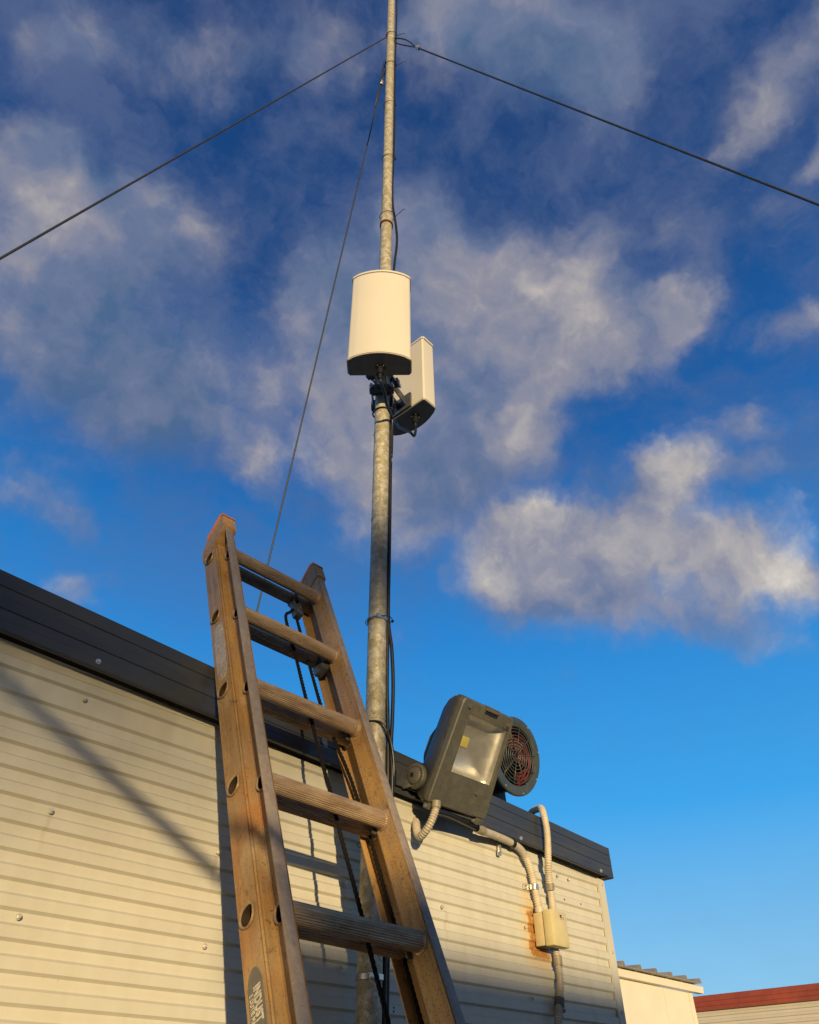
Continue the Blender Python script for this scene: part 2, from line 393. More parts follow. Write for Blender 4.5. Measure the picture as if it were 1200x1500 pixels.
def bx(x0, x1, y0, y1, z0, z1, bev=0.): return box(((x0+x1)/2, (y0+y1)/2, (z0+z1)/2), (abs(x1-x0)/2, abs(y1-y0)/2, abs(z1-z0)/2), bev=bev)
def catmull(P, n=8):
    P = [Vector(p) for p in P]; Q = [2*P[0]-P[1]] + P + [2*P[-1]-P[-2]]; out = []
    for i in range(1, len(Q)-2):
        a, b, c, d = Q[i-1:i+3]
        for k in range(n):
            t = k/n
            out.append(.5*((2*b) + (c-a)*t + (2*a-5*b+4*c-d)*t*t + (3*b-a-3*c+d)*t**3))
    out.append(P[-1]); return out
def resample(P, step):
    out = [P[0].copy()]; acc = 0
    for a, b in zip(P, P[1:]):
        L = (b-a).length
        while acc + L >= step:
            t = (step-acc)/L; a = a.lerp(b, t); out.append(a.copy()); L = (b-a).length; acc = 0
        acc += L
    out.append(P[-1].copy()); return out
def frames(P):
    T = [(P[min(i+1, len(P)-1)]-P[max(i-1, 0)]).normalized() for i in range(len(P))]
    n = T[0].orthogonal().normalized(); out = []
    for t in T:
        n = (n - t*n.dot(t)).normalized(); out.append((n, t.cross(n)))
    return T, out
def tube(P, r, seg=10, cap=True, rf=None):
    P = [Vector(p) for p in P]; T, F = frames(P); v = []; f = []
    for i, p in enumerate(P):
        rr = rf(i) if rf else r
        for k in range(seg):
            a = 2*math.pi*k/seg; v.append(p + F[i][0]*math.cos(a)*rr + F[i][1]*math.sin(a)*rr)
    for i in range(len(P)-1):
        for k in range(seg):
            k2 = (k+1) % seg; f.append((i*seg+k, i*seg+k2, (i+1)*seg+k2, (i+1)*seg+k))
    if cap: f.append(tuple(range(seg))[::-1]); f.append(tuple((len(P)-1)*seg+k for k in range(seg)))
    return pyd(v, f, True)
def corrugated(ctrl, r, pitch=.0048, seg=14, depth=.0016):
    P = resample(catmull(ctrl, 14), pitch/4)
    return tube(P, r, seg, rf=lambda i: r if i % 4 < 2 else r-depth)
def ring(c, axis, R, r, seg=32, s2=8):
    axis = axis.normalized(); a = axis.orthogonal().normalized(); b = axis.cross(a); v = []; f = []
    for i in range(seg):
        t = 2*math.pi*i/seg; d = a*math.cos(t) + b*math.sin(t)
        for k in range(s2):
            q = 2*math.pi*k/s2; v.append(Vector(c) + d*(R+r*math.cos(q)) + axis*r*math.sin(q))
    for i in range(seg):
        for k in range(s2):
            f.append((i*s2+k, i*s2+(k+1) % s2, ((i+1) % seg)*s2+(k+1) % s2, ((i+1) % seg)*s2+k))
    return pyd(v, f, True)
def lathe(c, axis, prof, seg=28, ang=30):
    """prof: (radius, height along axis) pairs"""
    axis = Vector(axis).normalized(); a = axis.orthogonal().normalized(); b = axis.cross(a); v = []; f = []
    for i in range(seg):
        t = 2*math.pi*i/seg; d = a*math.cos(t) + b*math.sin(t)
        for (r, h) in prof: v.append(Vector(c) + d*r + axis*h)
    n = len(prof)
    for i in range(seg):
        for k in range(n-1):
            j = (i+1) % seg; f.append((i*n+k, i*n+k+1, j*n+k+1, j*n+k))
    bm = bmesh.new(); bm.from_mesh(pyd(v, f)); bmesh.ops.remove_doubles(bm, verts=bm.verts, dist=1e-6)
    return from_bm(bm, True, ang)
def prism(poly, o, u, v, w, length, bev=0., smooth=False):
    """closed polygon (a, b) in axes u, v from o, swept along w"""
    o = Vector(o); n = len(poly)
    vs = [o + u*a + v*b for a, b in poly] + [o + u*a + v*b + w*length for a, b in poly]
    fs = [tuple(range(n))[::-1], tuple(range(n, 2*n))] + [(i, (i+1) % n, (i+1) % n+n, i+n) for i in range(n)]
    bm = bmesh.new(); bm.from_mesh(pyd(vs, fs))
    if bev: bmesh.ops.bevel(bm, geom=list(bm.edges), offset=bev, segments=2, affect='EDGES')
    return from_bm(bm, bev > 0 or smooth, 30)

# ------------------------------------------------------------------ ground
g = link('ground', pyd([(-400, -400, -H), (400, -400, -H), (400, 400, -H), (-400, 400, -H)], [(0, 1, 2, 3)]), M_ground, kind='structure')

# ------------------------------------------------------------------ the cabin
YW, YF = 1.680, 1.640
PITCH = .0306*1.68; Z0 = .51*1.68
def ribbed(x0, x1, z0, z1, off=0., y=YW, back=.004, nx=1):
    """micro-ribbed sheet: raised and recessed bands, down-facing lips"""
    hs, dd = .0058, .0074; prof = []
    k = int(math.floor((Z0-z1)/PITCH)) - 2
    while True:
        zl = Z0 + off - PITCH*k            # lower lip of a raised band
        if zl < z0 - PITCH: break
        prof += [(y, zl+PITCH/2-.0022), (y, zl+hs/2), (y+dd, zl-hs/2), (y+dd, zl-PITCH/2+.0022+.0012)]
        k += 1
    prof = [(a, b) for a, b in prof if z0 < b < z1]
    prof = [(prof[0][0], z1)] + prof + [(prof[-1][0], z0)]
    v = []; f = []
    for x in (x0, x1):
        for a, b in prof: v.append((x, a, b))
    n = len(prof)
    for i in range(n-1): f.append((i, i+1, n+i+1, n+i))
    m = len(v)                               # closed back
    for x in (x0, x1):
        v += [(x, y+.012, z1), (x, y+.012, z0)]
    f += [(m, m+2, m+3, m+1), (0, n, m+2, m), (n-1, m+1, m+3, 2*n-1)]
    f += [tuple(range(n))[::-1] + (m, m+1)][:1]
    f += [tuple(n+i for i in range(n)) + (m+3, m+2)]
    return pyd(v, f)
ZG = -H+.12
cabin = thing('portable_cabin', 'pale ribbed metal cabin with a dark grey edge strip along its flat roof', 'cabin', (0, 1.70, -H))
LAP = Z0 - PITCH*1.5
XS, XC = 2.508, 2.862
link('wall_panel', ribbed(-3.2, XS-.004, LAP-.002, .93, y=YW-.0030), M_wall, cabin)
link('wall_panel', ribbed(-3.2, XS-.004, ZG, LAP-.004), M_wall, cabin)
link('wall_panel', ribbed(XS, XC-.001, ZG, .86, off=-.0050), M_wall, cabin)
link('backing_wall', bx(-3.2, 2.90, YW+.014, YW+.05, ZG-.05, .86), M_wall, cabin)
link('side_wall', bx(2.872, 2.905, YW+.052, 4.1, ZG, .84), M_wall, cabin)
link('side_wall', bx(-3.24, -3.205, YW, 4.1, ZG, .95), M_wall, cabin)
link('rear_wall', bx(-3.2, 2.87, 4.06, 4.10, ZG, .84), M_wall, cabin)
def corner_trim():
    poly = [(XC, YW-.002), (2.905, YW-.002), (2.9125, YW+.004), (2.9125, YW+.06), (2.908, YW+.06), (2.908, YW+.006), (XC, YW+.006)]
    return prism(poly, (0, 0, ZG), X, Y, Z, .86-ZG)
link('corner_trim', corner_trim(), M_wall, cabin)
def fz(x): return 1.0155-.0427*x
def fb(x): return .8735-.0335*x
def fascia(x0, x1, dy=0., n=10):
    # (share of height from the top, outwards depth)
    P = [(0, .0), (.012, -.0), (.248, 0), (.262, .0028), (.275, .0), (.415, .0), (.425, -.0005), (.437, 0), (.615, 0), (.628, .0028), (.642, 0), (.79, 0), (.80, -.0005), (.812, 0), (.965, 0), (.99, .0016), (1., .005)]
    v = []; f = []; rows = None
    for i in range(n+1):
        x = x0+(x1-x0)*i/n; zt, zb = fz(x), fb(x)
        wob = .0008*math.sin(x*7.3)+.0005*math.sin(x*17.1)
        row = [(x, YW+.16, zt-.012), (x, YF+dy+.004, zt+.0005)]
        row += [(x, YF+dy+d+wob, zt+(zb-zt)*s) for s, d in P]
        row += [(x, YF+dy+.012, zb+.0015), (x, YF+dy+.012, zb+.006)]
        if rows is None: rows = len(row)
        v += row
    for i in range(n):
        for k in range(rows-1): f.append((i*rows+k, i*rows+k+1, (i+1)*rows+k+1, (i+1)*rows+k))
    bm = bmesh.new(); bm.from_mesh(pyd(v, f)); 
    bmesh.ops.solidify(bm, geom=list(bm.faces), thickness=.0012)
    return from_bm(bm)
link('fascia', fascia(-3.3, 2.475, 0, 40), M_fascia, cabin)
link('fascia', fascia(2.4762, 2.905, -.0016, 6), M_fascia, cabin)
def end_fascia():
    x0 = 2.906; zt, zb = fz(x0), fb(x0)
    S = [(0, 0), (.25, .0), (.262, -.003), (.275, 0), (.42, 0), (.43, .003), (.44, .0), (.61, 0), (.628, -.003), (.64, 0), (.80, 0), (.81, .003), (.82, .0), (1, .001)]
    poly = [(x0-.001, zt)] + [(x0+.010+d, zt+(zb-zt)*s) for s, d in S] + [(x0-.03, zb), (x0-.03, zb+.004), (x0-.001, zb+.004)]
    return prism(poly, (0, YF-.002, 0), X, Z, Y, 2.5)
link('fascia_gap_shade', pyd([(-3.3, YF+.004, fb(-3.3)+.003), (2.905, YF+.004, fb(2.905)+.003), (2.905, YW-.0035, fb(2.905)+.003), (-3.3, YW-.0035, fb(-3.3)+.003)], [(0, 1, 2, 3)]), M_void, cabin)  # dark sheet painted as the shade of the open gap below the fascia
link('end_fascia', end_fascia(), M_fascia, cabin)
link('roof', pyd([(-3.3, YW+.15, fz(-3.3)-.045), (2.9, YW+.15, fz(2.9)-.045), (2.9, 4.14, fz(2.9)-.045), (-3.3, 4.14, fz(-3.3)-.045)], [(0, 1, 2, 3)]), M_roof, cabin)
# screws: a hexagon head on a washer
def screw_mesh(big=False):
    k = 1.05 if big else .88
    w = lathe((0, 0, 0), (0, -1, 0), [(.0001, -.0005), (.0068*k, -.0005), (.0066*k, .0012), (.0001, .0014)], 16)
    hx = lathe((0, 0, 0), (0, -1, 0), [(.0043*k, .0012), (.0045*k, .0016), (.0043*k, .0052), (.0034*k, .0060), (.0001, .0060)], 6, 20)
    return join(w, hx)
SM = screw_mesh(); SM.materials.append(M_zinc); SMB = screw_mesh(True); SMB.materials.append(M_steel)
def screw(x, y, z, me=SM, parent=cabin):
    o = bpy.data.objects.new('screw', me); COL.objects.link(o); o.parent = parent
    o.location = Vector((x, y, z+H)) - ORG[parent.name]; o.rotation_euler = (random.uniform(-.12, .12), random.uniform(0, 1), random.uniform(-.12, .12))
for x in (-.20, .23, .661, 1.091, 1.515, 1.918, 2.345): screw(x, YW, .534)
for x in (-.20, .23, .658, 1.091, 1.514, 1.93, 2.351): screw(x, YW, .331)
screw(.662, YW-.003, .791)
for x, z in ((2.578, .736), (2.652, .736)): screw(x, YW, z)
for x, z in ((.653, .871), (2.309, .807), (2.827, .790), (-.9, .93)): screw(x, YF-.001, z, SMB)
for z in (.755, .52, .33, .1): screw(2.886, YW-.002, z)
def hole(x, z, r=.0035):
    link('drilled_hole', lathe((x, YW-.0006, z), (0, -1, 0), [(.0001, 0), (r, 0), (r, -.002)], 10), M_fanblack, cabin)
for x, z in ((2.604, .659), (2.713, .660)): hole(x, z)
for x, z in ((1.684, .257), (1.707, .258), (1.684, .249), (1.707, .249)): hole(x, z, .0028)

# ------------------------------------------------------------------ the ladder
O = Vector((1.1821, 1.725, 1.4178)); ew = Vector((.9988, -.0396, -.0273)).normalized()
el = Vector((-.0413, -.4132, -.9097)).normalized(); ed = ew.cross(el)
if ed.y < 0: ed = -ed
el = ed.cross(ew); el = el if el.z < 0 else -el
W2 = .176; DL = .032; S0 = .0574; OFF = -.0242; SP = .3048
def LP(u, l, d): return O + ew*u + el*l + ed*d
LEND = 3.30
ladder = thing('extension_ladder', 'weathered orange extension ladder leaning on the cabin roof edge', 'ladder', tuple(LP(0, LEND, 0)))
NR = 11
def drop(theta):  # rung outline: round with a nose towards the upper front
    c = max(0., math.cos(theta-R_(45)))
    return 1 + .26*c**7 - .03*max(0, -math.cos(theta-R_(100)))**2
# theta measured in the (front, up) plane: front = -ed, up = -el
def web(u, rungs, l0, l1, d0, d1, th, side):
    """plate at u with drop-shaped holes where the rungs pass"""
    N = 32; rr = .0185; v = []; f = []
    cuts = [l0] + [(rungs[i]+rungs[i+1])/2 for i in range(len(rungs)-1)] + [l1]
    dc = (d0+d1)/2
    for s in (0, 1):
        uu = u + side*th*s
        for i, lr in enumerate(rungs):
            a0, a1 = cuts[i], cuts[i+1]; base = len(v)
            ring_, rect = [], []
            for k in range(N):
                t = 2*math.pi*k/N; dx, dy = -math.cos(t), -math.sin(t)   # d, l directions
                q = rr*drop(t); ring_.append((dc+dx*q, lr+dy*q))
                sx = ((d1-dc) if dx > 0 else (dc-d0)); sy = ((a1-lr) if dy > 0 else (lr-a0))
                kx = sx/abs(dx) if abs(dx) > 1e-6 else 1e9; ky = sy/abs(dy) if abs(dy) > 1e-6 else 1e9
                m = min(kx, ky); rect.append([dc+dx*m, lr+dy*m])
            for cx, cy in ((d0, a0), (d1, a0), (d0, a1), (d1, a1)):
                j = min(range(N), key=lambda k: abs(math.atan2(rect[k][1]-lr, rect[k][0]-dc) - math.atan2(cy-lr, cx-dc)))
                rect[j] = [cx, cy]
            for (a, b) in ring_: v.append(LP(uu, b, a))
            for (a, b) in rect: v.append(LP(uu, b, a))
            for k in range(N):
                k2 = (k+1) % N; f.append((base+k, base+k2, base+N+k2, base+N+k))
    n1 = len(v)//2
    for i in range(len(rungs)):
        for k in range(N):
            k2 = (k+1) % N; b = i*2*N; f.append((b+k, b+k2, n1+b+k2, n1+b+k))
    bm = bmesh.new(); bm.from_mesh(pyd(v, f)); bmesh.ops.remove_doubles(bm, verts=bm.verts, dist=1e-5)
    return from_bm(bm)
def lbox(u0, u1, l0, l1, d0, d1, bev=0.):
    c = LP((u0+u1)/2, (l0+l1)/2, (d0+d1)/2)
    return box(c, (abs(u1-u0)/2, abs(l1-l0)/2, abs(d1-d0)/2), (ew, el, ed), bev)
flyr = [k*SP for k in range(NR)]; baser = [OFF+k*SP for k in range(NR)]
D0, D1 = -.030, .0255          # fly section front and back
B0, B1 = S0-.0290, S0+.0310    # base section
for s, nm in ((-1, 'left'), (1, 'right')):
    w = web(s*W2, flyr, -.105, LEND-.05, D0, D1, .003, s)
    link('fly_rail', w, M_fibre_front if s > 0 else M_fibre, ladder)
    # flanges turned outwards
    r1 = lbox(s*(W2+.0032), s*(W2+.031), -.105, LEND-.05, D0-.0005, D0+.0032, .0009)
    link('front_flange', r1, M_worn, ladder)
    link('rear_flange', lbox(s*(W2+.0032), s*(W2+.028), -.105, LEND-.05, D1-.003, D1), M_fibre, ladder)
    u = s*(W2+DL)
    link('base_rail', web(u, baser, -.058, LEND, B0, B1, .003, s), M_fibre, ladder)
    link('base_flange', lbox(u-s*.0002, u-s*.0285, -.058, LEND, B0, B0+.0034, .0006), M_fibre, ladder)
    link('base_flange', lbox(u-s*.0002, u-s*.0285, -.058, LEND, B1-.0034, B1, .0006), M_fibre, ladder)
    link('ladder_foot', lbox(u-s*.035, u+s*.012, LEND-.012, LEND+.02, B0-.02, B1+.02, .004), M_black, ladder)
def rung(lc, dc, half, flare_in=True):
    N = 120; v = []; f = []; r0 = .0180
    def loop(u, sc, fl=False):
        for k in range(N):
            t = 2*math.pi*k/N; q = r0*drop(t)*sc
            if fl: q -= .0016*(.5-.5*math.cos(24*t))**.7
            v.append(LP(u, lc-math.sin(t)*q, dc-math.cos(t)*q))
    h = half
    seq = [(-h-.0070, 1.06, 0), (-h-.0078, 1.16, 0), (-h-.0045, 1.22, 0), (-h-.0035, 1.0, 0), (-h+.0008, 1.0, 0), (-h+.0012, 1.26, 0), (-h+.0040, 1.24, 0), (-h+.0055, 1.06, 0), (-h+.008, 1.03, 1)]
    n = len(seq)
    seq = seq + [(-h*.3, 1.03, 1), (h*.3, 1.03, 1)] + [(-a, b, c) for a, b, c in seq[::-1]]
    seq += [(h+.005, .95, 0), (h-.002, .86, 0), (-h+.002, .86, 0), (-h-.005, .95, 0)]
    for a, b, c in seq: loop(a, b, c)
    m = len(seq)
    for i in range(m):
        j = (i+1) % m
        for k in range(N):
            k2 = (k+1) % N; f.append((i*N+k, i*N+k2, j*N+k2, j*N+k))
    bm = bmesh.new(); bm.from_mesh(pyd(v, f)); me = from_bm(bm, True, 28)
    me.materials.append(M_alu); me.materials.append(M_bore)
    for p in me.polygons:
        if (m-4)*N <= p.index < (m-1)*N: p.material_index = 1  # inner faces coloured near-black for the shade inside the tube
    return me
for k in range(NR):
    if k < 7:
        link('rung', rung(flyr[k], (D0+D1)/2, W2+.0015), M_alu, ladder)
        o = link('rear_rung', rung(baser[k], (B0+B1)/2, W2+DL+.0015), M_alu, ladder)
    else:
        link('rung', rung(flyr[k], (D0+D1)/2, W2+.0015), M_alu, ladder)
        link('rear_rung', rung(baser[k], (B0+B1)/2, W2+DL+.0015), M_alu, ladder)
capp = [(.094, -.042), (.094, -.098), (.058, -.135), (-.020, -.172), (-.036, -.166), (-.036, -.100)]
for s in (-1, 1):
    u0 = s*(W2-.010) if s < 0 else W2-.004; u1 = s*(W2+DL+.006)
    a, b = min(u0, u1), max(u0, u1)
    cap = link('end_cap', prism(capp, LP(a, 0, 0), ed, el, ew, b-a, .0022), M_cap, ladder)
    pp_ = [(.062, -.134), (.060, -.150), (-.016, -.188), (-.034, -.183), (-.039, -.166), (-.020, -.171)]
    link('wall_pad', prism(pp_, LP(a-.0015, 0, 0), ed, el, ew, b-a+.003, .002), M_orange, cap)
    for (l_, d_) in ((-.068, .078), (-.080, .062)):
        link('rivet', lathe(LP(a-.0004, l_, d_), -ew, [(.0032, 0), (.0026, .0014), (.0001, .0018)], 10), M_cap, cap)
# pulley hung from the top rear rung
def pulley():
    a = lbox(.108, .112, -.045, .045, .040, .066, .001); b = lbox(.130, .134, -.045, .045, .040, .066, .001)
    c = lbox(.108, .134, .030, .075, .036, .068, .003)
    hk = ring(LP(.121, OFF, S0), ew, .024, .0035, 20, 6)
    wheel = lathe(LP(.114, .035, .053), ew, [(.0001, 0), (.020, 0), (.014, .007), (.020, .014), (.0001, .014)], 20)
    return join(a, b, c, hk, wheel)
link('pulley', pulley(), M_bracket, ladder)
def rope_mesh(ctrl, r=.0052):
    P = resample(catmull(ctrl, 6), .004); T, F = frames([Vector(p) for p in P]); out = []
    for ph in (0, math.pi*2/3, math.pi*4/3):
        Q = [p + F[i][0]*math.cos(ph+i*.62)*r*.5 + F[i][1]*math.sin(ph+i*.62)*r*.5 for i, p in enumerate(P)]
        out.append(tube(Q, r*.56, 6))
    return join(*out)
r1 = [(.103, .05, .05), (.080, .085, .045), (.049, .14, .040), (.049, .30, .036), (.051, .51, .036), (.056, .751, .036), (.061, .833, .036), (.060, .94, .036), (.066, 1.121, .036), (.066, 1.238, .036), (.069, 1.366, .036), (.072, 1.6, .036), (.074, 1.9, .03), (.074, 3.1, .03)]
link('rope', rope_mesh([LP(*p) for p in r1]), M_rope, ladder)
r2 = [(.120, .045, .055), (.112, .10, .052), (.118, .275, .054), (.126, .497, .055), (.150, .62, .058), (.176, .76, .060), (.188, 1.0, .061), (.189, 1.5, .061), (.189, 3.1, .061)]
link('rope', rope_mesh([LP(*p) for p in r2]), M_rope, ladder)
# guide brackets on the rear right rail at each rear rung
for k in range(5):
    if k: link('rail_guide', lbox(W2-.012, W2+.030, OFF+k*SP-.028, OFF+k*SP+.038, B0-.0005, B0+.004, .001), M_bracket, ladder)
link('rung_lock', lbox(.150, .176, .262, .330, .030, .075, .003), M_bracket, ladder)
# stickers on the outer face of the rear left rail
US = -(W2+DL)-.0036
def rounded_strip(l0, l1, d0, d1, u, n=10):
    P = []
    for k in range(n+1):
        t = math.pi*k/n; P.append((l0+(1-math.sin(t))*(d1-d0)*.9, (d0+d1)/2-(d1-d0)/2*math.cos(t)))
    for k in range(n+1):
        t = math.pi*k/n; P.append((l1-(1-math.sin(t))*(d1-d0)*.9, (d0+d1)/2+(d1-d0)/2*math.cos(t)))
    v = [LP(u, a, b) for a, b in P] + [LP(u+.0005, a, b) for a, b in P]; m = len(P)
    return pyd(v, [tuple(range(m)), tuple(range(m, 2*m))[::-1]] + [(i, (i+1) % m, (i+1) % m+m, i+m) for i in range(m)])
so_ = link('sticker', rounded_strip(.322, .545, .034, .078, US), M_stickerold, ladder); so_['label'] = 'scratched pale oval sticker near the ladder top'
st = link('sticker', rounded_strip(1.290, 1.56, .037, .080, US), M_sticker, ladder); st['label'] = 'grey oval sticker with INDUST in pale capitals'
def text_mesh(body, size, offset=0.):
    cu = bpy.data.curves.new('t', 'FONT'); cu.body = body; cu.size = size; cu.offset = offset; cu.extrude = .0002; cu.space_character = 1.08
    o = bpy.data.objects.new('t', cu); COL.objects.link(o)
    bpy.context.view_layer.update()
    me = bpy.data.meshes.new_from_object(o.evaluated_get(bpy.context.evaluated_depsgraph_get()))
    bpy.data.objects.remove(o); return me
def put_text(body, size, l, d, parent, offset, sx=.60):
    me = text_mesh(body, size, offset); me.transform(Matrix.Diagonal((sx, 1, 1, 1)))
    # reading direction runs down the rail, letter tops towards the front
    m = Matrix((el, -ed, ew)).transposed()
    if m.determinant() < 0: m = Matrix((el, -ed, -ew)).transposed()
    m = m.to_4x4(); m.translation = LP(US-.0004, l, d); me.transform(m)
    return link('lettering', me, M_letter, parent)
put_text('INDUST', .0265, 1.322, .0625, st, .0012)
put_text('E DUTIE MA', .0145, 1.330, .0755, st, .0003)

# ------------------------------------------------------------------ the mast
def pole(z): return Vector((1.5276-.01457*z, 1.589-.0137*z, z))
PD = (pole(1)-pole(0)).normalized()
mast = thing('antenna_mast', 'tall galvanised pipe mast standing against the cabin wall', 'mast', tuple(pole(-H)))
def pipe(z0, z1, r): return lathe(pole(z0), PD, [(.0001, 0), (r, 0), (r, (z1-z0)*.5), (r, (z1-z0)), (.0001, (z1-z0))], 40)
link('pipe', pipe(-H, .96, .0325), M_pole, mast)
link('pipe', pipe(.961, 3.80, .0312), M_pole, mast)
link('pipe', pipe(3.79, 9.3, .0288), M_pole, mast)
link('collar', lathe(pole(3.78), PD, [(.029, 0), (.0345, .002), (.0355, .03), (.0355, .07), (.031, .10), (.0288, .11)], 40), M_pole, mast)
link('joint_ring', lathe(pole(3.775), PD, [(.031, -.004), (.0362, -.004), (.0362, .010), (.031, .010)], 40), M_red, mast)
for z in (.975, 1.758, 2.20, 4.52, 5.25): link('weld_ring', ring(pole(z), PD, (.0315 if z < 3.8 else .029), .0016, 40, 6), M_pole, mast)
for z in (.300, 1.327):
    b = lathe(pole(z), PD, [(.0335, -.006), (.0360, -.006), (.0360, .006), (.0335, .006)], 40)
    hc = link('hose_clamp', b, M_steel, mast)
    link('clamp_screw', box(pole(z)+Vector((-.022, -.031, 0)), (.010, .005, .006), bev=.001), M_steel, hc)

# cables strapped to the mast
def cable(name, label, pts, r, group=None, base=None):
    t = thing(name, label, 'cable', base or pts[-1]); 
    link('cable_run', tube(catmull(pts, 8), r, 10), M_black, t); return t
RT = Vector((.685, -.728, 0))
main = [(1.430, 1.445, 8.6), (1.441, 1.455, 7.7), (1.451, 1.459, 7.215), (1.458, 1.464, 6.833), (1.463, 1.473, 6.345), (1.467, 1.481, 5.905), (1.474, 1.487, 5.293), (1.481, 1.495, 4.808), (1.483, 1.501, 4.501), (1.485, 1.508, 4.219), (1.491, 1.509, 3.994), (1.508, 1.500, 3.783), (1.514, 1.497, 3.617), (1.508, 1.510, 3.387), (1.508, 1.520, 3.1), (1.513, 1.522, 2.7), (1.519, 1.528, 2.35), (1.521, 1.532, 2.19), (1.523, 1.537, 1.968), (1.526, 1.540, 1.755), (1.530, 1.543, 1.492), (1.532, 1.546, 1.327), (1.535, 1.549, 1.103), (1.540, 1.549, .989), (1.544, 1.549, .82), (1.556, 1.562, .60), (1.558, 1.566, .30), (1.558, 1.57, -.3), (1.56, 1.575, -1.55)]
coax = cable('coaxial_cable', 'black cable running down the right side of the whole mast', main, .0066)
second = [(1.524, 1.533, 2.05), (1.528, 1.538, 1.6), (1.533, 1.544, 1.34), (1.543, 1.537, 1.224), (1.549, 1.535, 1.103), (1.550, 1.538, .989), (1.548, 1.541, .881), (1.551, 1.538, .80), (1.562, 1.552, .62), (1.572, 1.570, .30), (1.574, 1.574, -.3), (1.575, 1.58, -1.55)]
coax2 = cable('coaxial_cable', 'black cable bowing outwards beside the lower mast above the floodlight', second, .0062)
def tie(z, tail=None, parent=coax, r=.0385, th=.0014, wd=.0026):
    c = pole(z) + RT*.0045
    a = RT; b = PD.cross(a).normalized(); P = []
    for k in range(33):
        t = 2*math.pi*k/32; P.append(c + a*math.cos(t)*(r+.004) + b*math.sin(t)*(r-.004) + PD*.006*math.cos(t))
    meshes = [tube(P, th, 6, False)]
    s = c + a*(r+.005)
    meshes.append(box(s, (.0035, .0035, .0035)))
    if tail:
        meshes.append(tube(catmull([s, s+(Vector(tail)-s)*.4+Z*.004, s+(Vector(tail)-s)*.75+Z*.012, Vector(tail)], 5), th*1.1, 5))
    return link('cable_tie', join(*meshes), M_blacktie, parent)
tie(6.45, (1.510, 1.418, 6.491), r=.036, th=.0022); tie(5.893, (1.520, 1.423, 5.963), r=.036, th=.0022); tie(3.873, (1.541, 1.459, 3.950), r=.038, th=.002)
tie(5.25, r=.036); tie(4.52, r=.036); tie(2.33, r=.040, th=.0035); tie(1.327, r=.041); tie(3.0); tie(.62, r=.044)
# black strap from behind the ladder across the mast
link('tie_strap', tube(catmull([(1.470, 1.600, .965), (1.497, 1.545, .958), (1.515, 1.532, .935), (1.535, 1.530, .905), (1.552, 1.533, .84), (1.556, 1.54, .76)], 8), .0048, 8), M_blacktie, coax)

# ------------------------------------------------------------------ the two panel antennas
def dshape(Wd, S, B, rc=.016, n=18):
    """outline from the back: flat back, short sides, bowed front; (u, d)"""
    P = [(-Wd/2+rc*.4, 0), (Wd/2-rc*.4, 0), (Wd/2, rc*.4)]
    # bowed front with rounded shoulders
    hw = Wd/2
    for k in range(5):
        t = k/4*math.pi/2*.85; P.append((hw-rc+rc*math.cos(t), S-rc+rc*math.sin(t)))
    for k in range(1, n):
        q = 1-2*k/n; u = q*(hw-rc*.7); P.append((u, S+B*(1-(q*.98)**2)+.001))
    for k in range(4, -1, -1):
        t = k/4*math.pi/2*.85; P.append((-(hw-rc+rc*math.cos(t)), S-rc+rc*math.sin(t)))
    P.append((-Wd/2, rc*.4)); return P
def antenna(label, x, y, ang, zb, zt, conn_u, conn_d, tilt=0.):
    t = thing('panel_antenna', label, 'antenna', (x, y, zb), 'cream panel antennas on the mast')
    n = Vector((math.cos(ang), math.sin(ang), 0)); uu = Vector((-math.sin(ang), math.cos(ang), 0)); Wd, S, B = .256, .085, .029
    P = dshape(Wd, S, B); o = Vector((x, y, 0))
    def sl(sc, z0, z1, bev=0.):
        return prism([(a*sc, S*.5+(b-S*.5)*sc) for a, b in P], o+Z*z0, uu, n, Z, z1-z0, bev, True)
    link('radome', sl(1., zb+.016, zt-.020), M_radome, t)
    c1 = link('top_cap', sl(1.025, zt-.0205, zt, .004), M_radome, t)
    link('cap_seam', sl(1.008, zt-.0215, zt-.0200), M_under, c1)
    bc = link('bottom_rim', sl(1.02, zb+.003, zb+.0165, .003), M_radome, t)
    link('bottom_plate', sl(.985, zb, zb+.0035), M_under, t)
    cp = o + uu*conn_u + n*conn_d + Z*zb
    cn = link('connector', lathe(cp, (0, 0, -1), [(.0001, 0), (.020, 0), (.020, .006), (.012, .006), (.012, .026), (.015, .027), (.015, .050), (.010, .052), (.009, .075), (.0001, .076)], 20), M_black, t)
    for k in range(4):
        q = k*math.pi/2+.7; link('connector_screw', lathe(cp+uu*math.cos(q)*.017+n*math.sin(q)*.017, (0, 0, -1), [(.0028, .006), (.0028, .0095), (.0001, .0095)], 8), M_steel, cn)
    return t, n, uu
A1 = (1.368, 1.446, math.radians(223.36)); A2 = (1.665, 1.601, math.radians(1.28))
ant1, n1, u1 = antenna('front cream panel antenna facing the viewer, mounted higher on the mast', A1[0], A1[1], A1[2], 2.373, 2.958, .004, .045)
ant2, n2, u2 = antenna('rear cream panel antenna turned sideways, half hidden behind the mast', A2[0], A2[1], A2[2], 2.495, 2.949, -.03, .05)
